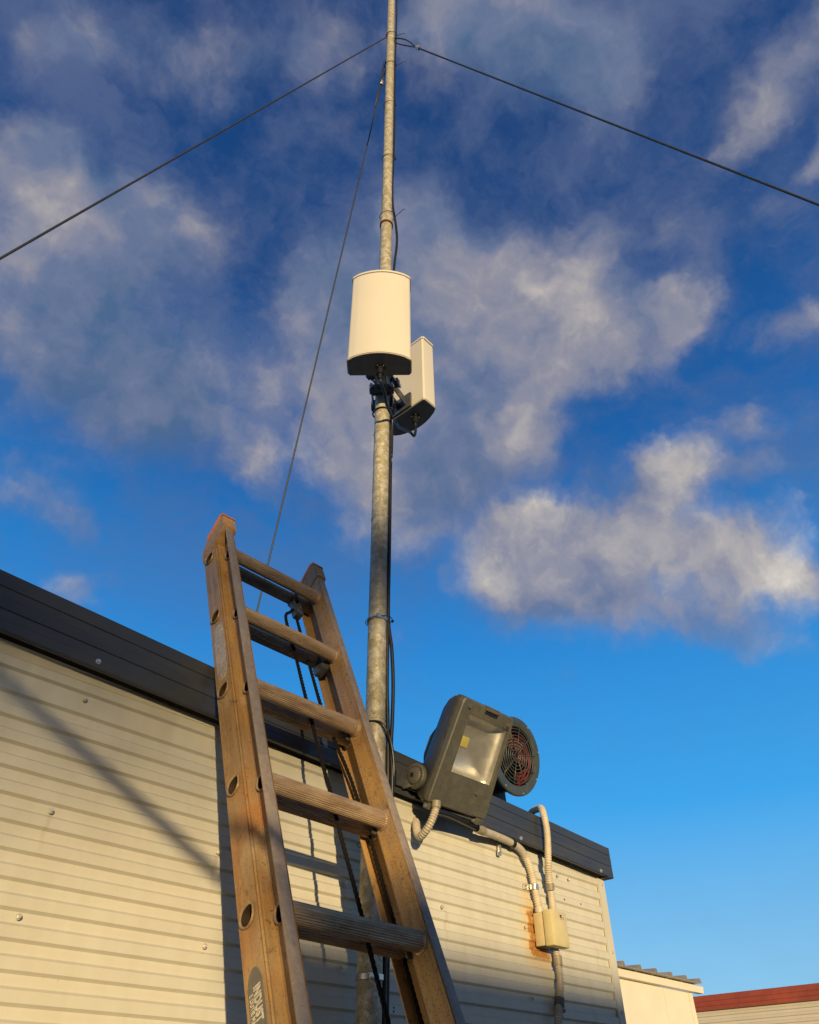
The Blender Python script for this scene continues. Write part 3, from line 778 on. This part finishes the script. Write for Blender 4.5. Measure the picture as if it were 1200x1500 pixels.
def clamp_set(parent, x, y, n, u, zc, reach):
    """pipe clamp jaws, bolts and tilt arm between the mast and the antenna back"""
    p = pole(zc); back = Vector((x, y, zc)); dirv = (back-p); dirv.z = 0; L = dirv.length; dv = dirv.normalized(); sd = Vector((-dv.y, dv.x, 0))
    ax = (dv, sd, Z)
    def toothed(cx):   # V-jaw with stepped edges
        m = [box(p+dv*cx, (.012, .052, .020), ax, .002)]
        for s in (-1, 1): m.append(box(p+dv*(cx+(-.012 if cx > 0 else .012))+sd*s*.030, (.008, .012, .020), ax, .001))
        return join(*m)
    link('clamp_jaw', toothed(.048), M_bracket, parent)
    link('clamp_jaw', toothed(-.048), M_bracket, parent)
    for s in (-1, 1):
        bt = lathe(p+sd*s*.043-dv*.085, dv, [(.0001, 0), (.0052, 0), (.0052, .165), (.0001, .165)], 10)
        nut = lathe(p+sd*s*.043-dv*.073, dv, [(.0001, 0), (.010, 0), (.010, .009), (.0001, .009)], 6)
        nut2 = lathe(p+sd*s*.043+dv*.062, dv, [(.0001, 0), (.010, 0), (.010, .009), (.0001, .009)], 6)
        link('clamp_bolt', join(bt, nut, nut2), M_steel, parent)
    for s in (-1, 1):
        link('bracket_arm', box(p+dv*(.055+(L-.055)/2)+sd*s*.022, ((L-.055)/2+.006, .0025, .024), ax), M_bracket, parent)
    link('back_plate', box(back-n*.006, (.0055, .055, .045), (n, u, Z), .0015), M_bracket, parent)
clamp_set(ant1, A1[0], A1[1], n1, u1, 2.425, 1); clamp_set(ant1, A1[0], A1[1], n1, u1, 2.87, 1)
clamp_set(ant2, A2[0], A2[1], n2, u2, 2.545, 1); clamp_set(ant2, A2[0], A2[1], n2, u2, 2.86, 1)
# jumper cables from the two connectors
c1s = Vector((A1[0], A1[1], 2.373)) + u1*.004 + n1*.045
j1 = [c1s-Z*.07, c1s-Z*.10, Vector((1.400, 1.470, 2.250))+RT*.012, Vector((1.440, 1.493, 2.235)), Vector((1.479, 1.497, 2.225)), Vector((1.508, 1.508, 2.235)), Vector((1.522, 1.528, 2.20)), Vector((1.524, 1.534, 2.05))]
j1 = [Vector(p) for p in ((c1s-Z*.072)[:], (c1s-Z*.11)[:], (1.412, 1.486, 2.40), (1.437, 1.498, 2.365), (1.462, 1.503, 2.330), (1.489, 1.505, 2.300), (1.512, 1.513, 2.290), (1.524, 1.528, 2.26), (1.526, 1.532, 2.10))]
j1[0] = c1s-Z*.072; j1[1] = Vector((1.396, 1.478, 2.285)); j1[2] = Vector((1.418, 1.486, 2.262))
jumper = [c1s-Z*.070, c1s-Z*.092+RT*.004, Vector((1.383, 1.430, 2.262)), Vector((1.412, 1.452, 2.255)), Vector((1.452, 1.478, 2.262)), Vector((1.490, 1.500, 2.275)), Vector((1.516, 1.518, 2.278)), Vector((1.524, 1.530, 2.20)), Vector((1.526, 1.533, 2.08))]
cable('antenna_lead', 'short black lead curving from under the front antenna to the mast', jumper, .0062, base=tuple(jumper[-1]))
c2s = Vector((A2[0], A2[1], 2.495)) + u2*-.03 + n2*.05
jump2 = [c2s-Z*.070, c2s-Z*.100, c2s-Z*.135-X*.010, c2s-Z*.140-X*.045-Y*.006, Vector((1.600, 1.556, 2.322)), Vector((1.552, 1.534, 2.300)), Vector((1.527, 1.527, 2.270)), Vector((1.527, 1.533, 2.10))]
cable('antenna_lead', 'short black lead looping from under the rear antenna to the mast', jump2, .0062, base=tuple(jump2[-1]))

# ------------------------------------------------------------------ guy wires
def guy(label, z, anchor, r, loop=None, sag=.0):
    a = pole(z); b = Vector(anchor); d = (b-a).normalized()
    t = thing('guy_wire', label, 'wire', tuple(b), 'guy wires of the mast')
    side = d.cross(Z).normalized(); st_ = .40 if loop else .05
    P = [a+d*st_ + (b-a-d*st_)*(k/40) - Z*sag*4*(k/40)*(1-k/40) for k in range(41)]
    link('wire', tube(P, r, 8), M_wiredark, t)
    if loop:
        e = a+d*st_; m = a+d*(st_*.45); v = side.cross(d).normalized()*.035
        link('wire_loop', tube(catmull([e, m+v, a+d*.045, m-v, e], 8), r*.9, 6), M_wiredark, t)
        cl = box(e+d*.02, (.020, .013, .013), (d, side, side.cross(d)), .002)
        link('wire_clamp', cl, M_steel, t)
    else:
        link('shackle', join(ring(a+d*.03, d.cross(Z), .022, .006, 18, 6), box(a+d*.05, (.022, .012, .012), (d, side, side.cross(d)), .003)), M_red, t)
    link('anchor_eye', ring(b, side, .03, .006, 18, 6), M_steel, t)
    return t
guy('guy wire running from the mast top down to the left', 6.47, (-.31, 1.97, 1.00), .0045)
guy('guy wire running from the mast top down to the right', 6.42, (3.71, -2.44, -1.57), .0058, True)
g3 = guy('thin guy wire dropping steeply left of the mast behind the ladder', 6.23, (1.83, 2.96, .93), .0045, True)
link('wire_tail', tube([pole(5.95)+Vector((-.033, .028, 0)), pole(5.6)+Vector((-.046, .050, 0)), pole(5.25)+Vector((-.070, .060, -.05))], .004, 5), M_wiredark, g3)

# ------------------------------------------------------------------ floodlight
FC = Vector((1.876, 1.484, .932)); fr_ = Vector((.999, .02, .036)).normalized(); fn = Vector((-.036, .864, .501))
fn = (fn-fr_*fn.dot(fr_)).normalized(); fu = fr_.cross(fn); fu = fu if fu.z > 0 else -fu
def FP(a, d, c): return FC + fr_*a + fn*d + fu*c      # right, into the housing, up
flood = thing('floodlight', 'weathered dark grey floodlight with a square lens on the cabin roof edge', 'floodlight', tuple(FP(0, .14, -.17)))
WT, WB, HH = .134, .1447, .170
def fl_outline(k=1., dz=0., rc=.016):
    pts = [(-WT*k, HH*k+dz), (WT*k, HH*k+dz), (WB*k, -HH*k+dz), (-WB*k, -HH*k+dz)]; out = []
    for i in range(4):
        p = Vector(pts[i]); a = (Vector(pts[i-1])-p).normalized(); b = (Vector(pts[(i+1) % 4])-p).normalized()
        for t in (0, .25, .5, .75, 1.):
            q0, q2 = p+a*rc, p+b*rc; out.append(q0*(1-t)**2 + p*2*t*(1-t) + q2*t*t)
    return out
def loft(rings, closed_end=True, sm=True, ang=40):
    n = len(rings[0]); v = [p for r in rings for p in r]; f = []
    for i in range(len(rings)-1):
        for k in range(n): f.append((i*n+k, i*n+(k+1) % n, (i+1)*n+(k+1) % n, (i+1)*n+k))
    if closed_end: f.append(tuple((len(rings)-1)*n+k for k in range(n)))
    bm = bmesh.new(); bm.from_mesh(pyd(v, f)); return from_bm(bm, sm, ang)
def O3(out, d, lift=0.): return [FP(p[0], d, p[1]+lift) for p in out]
# frame: outer outline, bowed top, window opening
WIN = (-.086, .123, -.061, .129)   # x0 x1 z0 z1
def frame_mesh():
    o0 = fl_outline(.975); o1 = fl_outline(1.)
    n = len(o0); x0, x1, z0, z1 = WIN
    corners = [(x0, z1), (x1, z1), (x1, z0), (x0, z0)]; inner = []
    for i in range(4):
        c = corners[i]; s = (.006 if i in (0, 3) else -.006, -.006 if i < 2 else .006)
        if i in (0, 2): seq = [(c[0], c[1]+s[1]), (c[0], c[1]+s[1]*.5), c, (c[0]+s[0]*.5, c[1]), (c[0]+s[0], c[1])]
        else: seq = [(c[0]+s[0], c[1]), (c[0]+s[0]*.5, c[1]), c, (c[0], c[1]+s[1]*.5), (c[0], c[1]+s[1])]
        inner += [Vector(q) for q in seq]
    rings = [O3(o1, .022), O3(o1, .004), O3(o0, .0), O3(inner, .0015), O3(inner, .012)]
    return loft(rings, False, False)
fr = link('front_frame', frame_mesh(), M_lamp, flood)
link('gasket_rim', loft([O3(fl_outline(1.0), .024), O3(fl_outline(1.022), .025), O3(fl_outline(1.022), .034), O3(fl_outline(.99), .035)], False), M_lampdark, flood)
def housing():
    rings = [O3(fl_outline(.995), .020)]
    for d, k, lift in ((.034, 1.0, 0), (.052, .985, .0), (.075, .93, -.003), (.098, .83, -.008), (.116, .68, -.012), (.128, .48, -.016), (.132, .2, -.018)):
        rings.append(O3(fl_outline(k, 0, .016+.03*(1-k)), d, lift))
    return loft(rings, True, True, 60)
link('housing', housing(), M_lampdark, flood)
x0, x1, z0, z1 = WIN
link('lens', pyd([FP(a, .0085, c) for a, c in ((x0+.001, z0+.001), (x1-.001, z0+.001), (x1-.001, z1-.001), (x0+.001, z1-.001))], [(0, 1, 2, 3)]), M_glass, flood)
def reflector():
    rings = []; cx, cz = -.010, .040
    for j in range(9):
        t = j/8; d = .012+.044*math.sin(t*math.pi/2); k = math.cos(t*math.pi/2)*.80+.20
        row = []
        for i in range(4):
            a, b = [((x0, z1), (x1, z1)), ((x1, z1), (x1, z0)), ((x1, z0), (x0, z0)), ((x0, z0), (x0, z1))][i]
            for s in range(6):
                q = s/6; p = Vector(a).lerp(Vector(b), q); row.append(FP(cx+(p.x-cx)*k, d, cz+(p.y-cz)*k))
        rings.append(row)
    return loft(rings, True, True, 30)
link('reflector', reflector(), M_refl, flood)
link('led_chip', box(FP(-.010, .0535, .040), (.017, .0015, .017), (fr_, fn, fu), .001), M_led, flood)
# top latch recess, hinge lugs, lens pegs
link('latch', join(box(FP(.012, -.002, HH-.008), (.034, .003, .005), (fr_, fn, fu), .0015), box(FP(.012, .010, HH+.000), (.036, .012, .003), (fr_, fn, fu), .0015)), M_lamp, flood)
link('latch_slot', box(FP(.012, -.0002, HH-.020), (.032, .0012, .0035), (fr_, fn, fu)), M_fanblack, flood)
for a, c in ((-.100, .146), (.110, .140), (.06, -.10)):
    link('peg', lathe(FP(a, 0, c), -fn, [(.006, -.001), (.0055, .004), (.0001, .0048)], 14), M_lamp, flood)
for a in (-.118, .118):
    lug = link('hinge_lug', box(FP(a, .012, -HH-.010), (.016, .014, .010), (fr_, fn, fu), .003), M_lamp, flood)
    link('hinge_pin', lathe(FP(a-.02, .014, -HH-.012), fr_, [(.0001, 0), (.0055, 0), (.0055, .04), (.0001, .04)], 12), M_steel, lug)
link('hinge_bar', lathe(FP(-.10, .018, -HH-.010), fr_, [(.0035, 0), (.0035, .20)], 8), M_lamp, flood)
# cooling fins on the back
for k in range(7):
    a = -.075+.025*k
    link('cooling_fin', prism([(-.10, .112), (.10, .112), (.085, .125), (.03, .150), (-.03, .150), (-.085, .125)], FP(a-.0015, 0, -.012), fu, fn, fr_, .003), M_lampdark, flood)
# side pivots and bracket
for s in (-1, 1):
    c = FP(s*.152, .066, -.112)
    kn = link('pivot_knob', lathe(c, fr_*s, [(.036, 0), (.039, .004), (.039, .016), (.035, .019), (.028, .0185), (.025, .024), (.013, .030), (.0001, .030)], 36), M_lamp, flood)
    if s < 0:
        link('knob_hole', lathe(c+fr_*s*.0302, fr_*s, [(.0080, 0), (.0001, .0006)], 12), M_fanblack, kn)
        for k in range(24):
            q = 2*math.pi*k/24; p = c + fr_*s*.0195 + (fn*math.cos(q)+fu*math.sin(q))*.0320
            link('knob_tooth', box(p, (.0022, .0034, .0016), (fr_, fn*math.cos(q)+fu*math.sin(q), -fn*math.sin(q)+fu*math.cos(q))), M_lamp, kn)
def arm(s):
    p = FP(s*.149, .066, -.112); q = Vector((p.x-.03, YF-.012, p.z-.012))
    d = (q-p); L = d.length; d.normalize(); up = fr_.cross(d).normalized()
    return box(p+d*L/2, (L/2+.012, .0035, .024), (d, up.cross(d), up), .0015)
link('bracket_arm', arm(-1), M_lampdark, flood); link('bracket_arm', arm(1), M_lampdark, flood)
pz = FP(0, .066, -.112).z-.014
link('bracket_bar', bx(1.660, 2.050, YF-.014, YF-.008, pz-.024, pz+.024, .001), M_lampdark, flood)
# flexible tail from the lower left of the lamp into the wall
loopc = thing('flexible_conduit', 'short grey corrugated conduit looping from the lamp corner into the wall', 'conduit', (1.812, 1.68, .766))
lp = [(1.757, 1.552, .765), (1.755, 1.560, .745), (1.752, 1.572, .723), (1.752, 1.590, .706), (1.757, 1.615, .696), (1.766, 1.635, .703), (1.776, 1.652, .727), (1.800, 1.676, .765)]
link('corrugated_hose', corrugated(lp, .0126, .0078, 16, .0024), M_condg, loopc)
link('cable_gland', lathe((1.757, 1.551, .775), (0, .1, -1), [(.008, -.012), (.0145, -.010), (.0145, .008), (.012, .012)], 16), M_cuff, loopc)
# ------------------------------------------------------------------ conduits and junction box
ca = [(1.77, 1.575, .767), (1.858, 1.585, .774), (1.964, 1.605, .777), (2.059, 1.62, .778), (2.152, 1.635, .783), (2.245, 1.648, .785), (2.319, 1.655, .776), (2.360, 1.658, .747), (2.383, 1.66, .706), (2.394, 1.66, .652), (2.404, 1.66, .603), (2.408, 1.66, .576)]
ctA = thing('flexible_conduit', 'cream conduit bending down from the floodlight to the junction box', 'conduit', (2.408, 1.66, .576))
PA = catmull(ca, 14)
ia = int(len(PA)*.27); ib = int(len(PA)*.62)
link('rubber_cable', tube(PA[:ia+2], .0095, 12), M_black, ctA)
link('smooth_conduit', tube(PA[ia:ib], .0130, 16), M_condg, ctA)
link('corrugated_hose', tube(resample(PA[ib-2:], .0020), .0135, 16, rf=lambda i: .0137 if i % 4 < 2 else .0112), M_cond, ctA)
def cuff(c, d, r, L, parent, m=M_cuff): return link('cuff', lathe(Vector(c)-Vector(d).normalized()*L/2, d, [(r*.8, 0), (r, 0), (r, L), (r*.8, L)], 20), m, parent)
cuff(PA[ia], PA[ia+2]-PA[ia-2], .0150, .045, ctA)
k_ = int(len(PA)*.48); cuff(PA[k_], PA[k_+2]-PA[k_-2], .0160, .016, ctA, M_black)
cuff((2.406, 1.66, .592), (0, 0, 1), .0155, .016, ctA, M_cond)
def saddle(c, parent, both=True, r=.0150, wd=.0085, vertical=True):
    c = Vector(c); P = []
    m = [ring(c, Z if vertical else X, r, .0012, 24, 4)]
    if vertical:
        m = [lathe(c-Z*wd, Z, [(r, 0), (r+.0012, 0), (r+.0012, 2*wd), (r, 2*wd)], 24),
             box(c+Vector((-.026, YW-.0035-c.y, 0)), (.016, .0012, wd)), lathe(c+Vector((-.031, YW-.005-c.y, 0)), (0, -1, 0), [(.0035, 0), (.003, .003), (.0001, .0035)], 10)]
    return link('pipe_clip', join(*m), M_steel, parent)
saddle((2.389, 1.66, .662), ctA)
link('hanging_clip', join(box((2.218, 1.672, .757), (.0085, .003, .020), bev=.001), box((2.218, 1.6675, .762), (.004, .003, .012)), lathe((2.218, 1.668, .745), (0, -1, 0), [(.004, 0), (.0035, .003), (.0001, .0035)], 10)), M_steel, ctA)
ctB = thing('flexible_conduit', 'cream corrugated conduit coming over the roof edge down to the junction box', 'conduit', (2.480, 1.66, .576))
cb = [(2.90, 2.10, .975), (2.718, 1.90, 1.000), (2.600, 1.78, .995), (2.530, 1.70, .975), (2.475, 1.648, .950), (2.446, 1.622, .915), (2.442, 1.614, .867), (2.440, 1.615, .812), (2.440, 1.622, .754), (2.466, 1.645, .707), (2.488, 1.658, .657), (2.490, 1.66, .599), (2.488, 1.66, .576)]
link('corrugated_hose', corrugated(cb, .0132, .0080, 16, .0018), M_cond, ctB)
link('pipe_clip', lathe((2.4745, 1.650, .688), (.18, .1, -1), [(.013, 0), (.0155, 0), (.0155, .022), (.013, .022)], 20), M_cuff, ctB)
ctC = thing('flexible_conduit', 'grey corrugated conduit leaving the underside of the junction box', 'conduit', (2.484, 1.66, .488))
cc = [(2.470, 1.655, .490), (2.482, 1.66, .453), (2.485, 1.66, .403), (2.477, 1.66, .363), (2.460, 1.66, .314), (2.445, 1.66, .267), (2.430, 1.66, .194), (2.42, 1.66, .0), (2.42, 1.66, -1.5)]
link('corrugated_hose', corrugated(cc, .0130, .0080, 14, .0028), M_condg, ctC)
cuff((2.484, 1.66, .448), (0, 0, 1), .0152, .030, ctC); cuff((2.466, 1.66, .328), (.35, 0, 1), .0168, .022, ctC, M_lamp)
link('pipe_clip', join(box((2.492, 1.673, .314), (.012, .006, .012), bev=.002), lathe((2.498, 1.668, .306), (0, -1, 0), [(.006, 0), (.005, .006), (.0001, .006)], 6)), M_cuff, ctC)
jb = thing('junction_box', 'small cream junction box with rust around its left and lower edges', 'box', (2.44, 1.68, .48))
link('box_body', bx(2.392, 2.478, 1.638, 1.679, .481, .583, .003), M_box, jb)
lid = link('box_lid', bx(2.388, 2.4815, 1.602, 1.6365, .477, .5865, .0035), M_boxlid, jb)
link('lid_seam', bx(2.394, 2.476, 1.634, 1.640, .483, .581), M_fanblack, jb)
link('box_underside', bx(2.398, 2.472, 1.640, 1.676, .4785, .4812), M_black, jb)
for (a, b, c, d) in ((2.441, 2.452, .570, .5745), (2.441, 2.449, .5655, .5690), (2.450, 2.454, .5655, .5675), (2.4585, 2.4605, .5610, .5680), (2.4450, 2.4475, .5600, .5630)):
    link('print_mark', bx(a, b, 1.6012, 1.6022, c, d), M_fanblack, lid)

# ------------------------------------------------------------------ blower on the roof
fan = thing('roof_fan', 'round black fan with a ring grille and red blades behind the floodlight', 'fan', (2.49, 1.85, .93))
fc = Vector((2.486, 1.75, 1.189)); fx = Vector((-.02, -.983, -.180)).normalized()   # outwards
ux = Vector((1, 0, 0)); ux = (ux-fx*ux.dot(fx)).normalized(); uz = fx.cross(ux); uz = uz if uz.z > 0 else -uz
RF = .157
link('flange_ring', lathe(fc, fx, [(.118, -.004), (.118, .003), (.124, .006), (RF-.004, .006), (RF, .002), (RF, -.006), (.138, -.006)], 64), M_fan, fan)
link('duct', lathe(fc, fx, [(.116, .0), (.138, -.004), (.138, -.05), (.134, -.055), (.134, -.19), (.125, -.20), (.10, -.20)], 64), M_fanblack, fan)
for k in range(4):
    link('duct_rib', ring(fc-fx*(.085+.022*k), fx, .1355, .0028, 64, 6), M_fan, fan)
link('motor_hub', lathe(fc-fx*.06, fx, [(.0001, .02), (.042, .016), (.046, 0), (.046, -.10), (.0001, -.10)], 32), M_fanblack, fan)
link('back_plate', lathe(fc-fx*.16, fx, [(.0001, 0), (.13, 0)], 48), M_fanblack, fan)
def blade(k):
    a0 = 2*math.pi*k/7; v = []
    for j in range(7):
        r = .046+(.112-.046)*j/6
        for s in (-1, 1):
            q = a0 + s*.30 + .15*j/6; v.append(fc - fx*(.045+s*.018) + ux*math.cos(q)*r + uz*math.sin(q)*r)
    f = [(2*j, 2*j+1, 2*j+3, 2*j+2) for j in range(6)]
    bm = bmesh.new(); bm.from_mesh(pyd(v, f)); bmesh.ops.solidify(bm, geom=list(bm.faces), thickness=.003); return from_bm(bm, True, 30)
for k in range(7): link('blade', blade(k), M_fanblade, fan)
link('inner_shroud', lathe(fc-fx*.012, fx, [(.1165, 0), (.1165, -.06)], 64), M_fanred, fan)
for i, r in enumerate((.012, .026, .040, .054, .068, .082, .096, .109)):
    link('grille_ring', ring(fc+fx*.004, fx, r, .0023, 48, 5), M_fan, fan)
for k in range(10):
    q = 2*math.pi*k/10+.25; dv = ux*math.cos(q)+uz*math.sin(q)
    link('grille_spoke', tube([fc+fx*.005+dv*.010, fc+fx*.006+dv*.120], .0020, 5), M_fan, fan)
for k in range(8):
    q = 2*math.pi*k/8+.35; dv = ux*math.cos(q)+uz*math.sin(q)
    link('flange_screw', lathe(fc+fx*.006+dv*.147, fx, [(.0042, 0), (.0038, .003), (.0001, .0036)], 8), M_steel, fan)
link('stand', join(prism([(-.09, -.255), (.075, -.255), (.06, -.10), (-.06, -.10)], fc-fx*.12-Y*.0, X, Z, Y, .10), bx(2.40, 2.57, 1.80, 2.0, .905, .925)), M_fanblack, fan)

# ------------------------------------------------------------------ buildings beyond
shed = thing('white_shed', 'small white shed with a corrugated roof beyond the cabin corner', 'shed', (6.3, 4.2, -H))
YS = 3.5; XR = 7.22
for a, b in ((3.6, 5.18), (5.184, 6.735), (6.739, 7.165)): link('wall_panel', bx(a, b, YS, YS+.04, -H+.002, .912), M_shed, shed)
link('corner_post', bx(7.169, 7.235, YS-.006, YS+.06, -H+.002, .913), M_shed, shed)
link('side_wall', bx(7.19, 7.23, YS+.062, 6.5, -H+.002, .90), M_shed, shed)
link('barge_board', prism([(0, 0), (-.05, 0), (-.056, .05), (-.02, .066), (0, .066)], (3.6, YS-.004, .914), Y, Z, X, 3.76), M_shed, shed)
def trapez(x0, x1, y0, y1, z, pitch=.25, hgt=.034):
    P = []; x = x0
    while x < x1:
        P += [(x, 0), (x+pitch*.78, 0), (x+pitch*.84, hgt), (x+pitch*.92, hgt), (x+pitch*.98, 0)]; x += pitch
    v = [(a, y0, z+b) for a, b in P] + [(a, y1, z+b+.12) for a, b in P]; n = len(P)
    bm = bmesh.new(); bm.from_mesh(pyd(v, [(i, i+1, n+i+1, n+i) for i in range(n-1)])); bmesh.ops.solidify(bm, geom=list(bm.faces), thickness=.004); return from_bm(bm)
link('roof_sheet', trapez(3.50, 7.2, YS-.11, 6.6, .976), M_roof, shed)
red = thing('red_trimmed_cabin', 'pale ribbed cabin with a red edge strip at the lower right', 'cabin', (8.5, 3.5, -H))
def ribbed_x(x, y0, y1, z0, z1):
    me = ribbed(y0, y1, z0, z1, y=0)
    for v in me.vertices: v.co = Vector((x+v.co.y*1.2, v.co.x, v.co.z))
    return me
link('wall_panel', ribbed_x(8.44, -3., 9., ZG, .93), M_farwall, red)
link('rear_wall', bx(8.47, 8.52, -3., 9., ZG-.05, .93), M_farwall, red)
fp = [(0, .905), (0, .935), (-.003, .938), (0, .941), (0, .975), (-.003, .978), (0, .981), (0, 1.028), (.06, 1.03), (.06, .905)]
link('fascia', prism(fp, (8.40, -3., 0), X, Z, Y, 12.), M_redsheet, red)
link('roof', bx(8.47, 14., -3., 9., .93, .98), M_roof, red)

# ------------------------------------------------------------------ across the yard, behind the viewer: what throws the soft shadows
nb = thing('neighbour_cabin', 'pale flat-roofed cabin across the yard behind the viewer', 'cabin', (2., -15.8, -H))
link('wall_panel', bx(-8.95, 12., -17.0, -14.3, -H+.002, 1.46), M_farwall, nb)
link('fascia', bx(-9.0, 12.05, -17.05, -14.25, 1.462, 1.605), M_fascia, nb)
sp_ = thing('steel_prop', 'grey steel pipe propped at a slant behind the viewer', 'pipe', (.95, -2.32, -H))
link('pipe', tube([(-3.3, -2.32, 1.645), (3.55, -2.32, -H+.02)], .015, 16), M_pole, sp_)
link('post', tube([(-3.28, -2.32, 1.70), (-3.28, -2.32, -H+.002)], .04, 16), M_pole, sp_)

tree = thing('added_shade_tree', 'unseen thinly leaved tree added far behind the viewer to dim wall, ladder and mast', 'tree', (-19.0, -28.3, -H))  # out of view, added so its leaves dim the upper wall, ladder and mast
rnd = random.Random(3)
TC = Vector((-17.6, -28.3, 3.85))
link('trunk', tube([(-19.0, -28.3, -H), (-19.0, -28.3, 1.0), (-18.95, -28.3, 2.4), (-18.8, -28.3, 3.5)], .05, 8, rf=lambda i: .075-.018*i), M_bark, tree)
br_ = []
for k in range(26):
    a = Vector((-18.95+rnd.uniform(-.03, .03), -28.3, rnd.uniform(2.4, 3.4))); b = Vector((-18.9, -28.3, 3.3))+Vector((rnd.uniform(-1.2, 1.2), rnd.uniform(-.8, .8), rnd.uniform(-.6, .6)))
    br_.append(tube([a, a.lerp(b, .5)+Z*.12, b], .012, 5, rf=lambda i: .018-.006*i))
br_.append(tube([(-18.9, -28.3, 3.3), (-18.3, -28.3, 3.62), (-17.5, -28.3, 3.80)], .014, 5)); link('limbs', join(*br_), M_bark, tree, kind='stuff')
v = []; f = []
def leaf(c, s):
    e = Euler((rnd.uniform(0, 6.3), rnd.uniform(0, 6.3), rnd.uniform(0, 6.3))).to_matrix(); i = len(v)
    v.extend([c+e@Vector(q)*s for q in ((-1, 0, 0), (0, -.55, .1), (1, 0, 0), (0, .55, .1))]); f.append((i, i+1, i+2, i+3))
n_ = 0
while n_ < 1500:
    q = Vector((rnd.uniform(-1, 1), rnd.uniform(-1, 1), rnd.uniform(-1, 1)))
    if q.length > 1: continue
    leaf(Vector((-18.8, -28.3, 3.28))+Vector((q.x*1.35, q.y*.9, q.z*.52)), rnd.uniform(.030, .045)); n_ += 1
for k in range(1300):
    q = Vector((rnd.gauss(0, .22), rnd.gauss(0, .3), rnd.gauss(0, .10))); leaf(Vector((-17.6, -28.3, 3.80))+q, rnd.uniform(.03, .05))
link('crown', pyd(v, f), M_leaf, tree, kind='stuff')
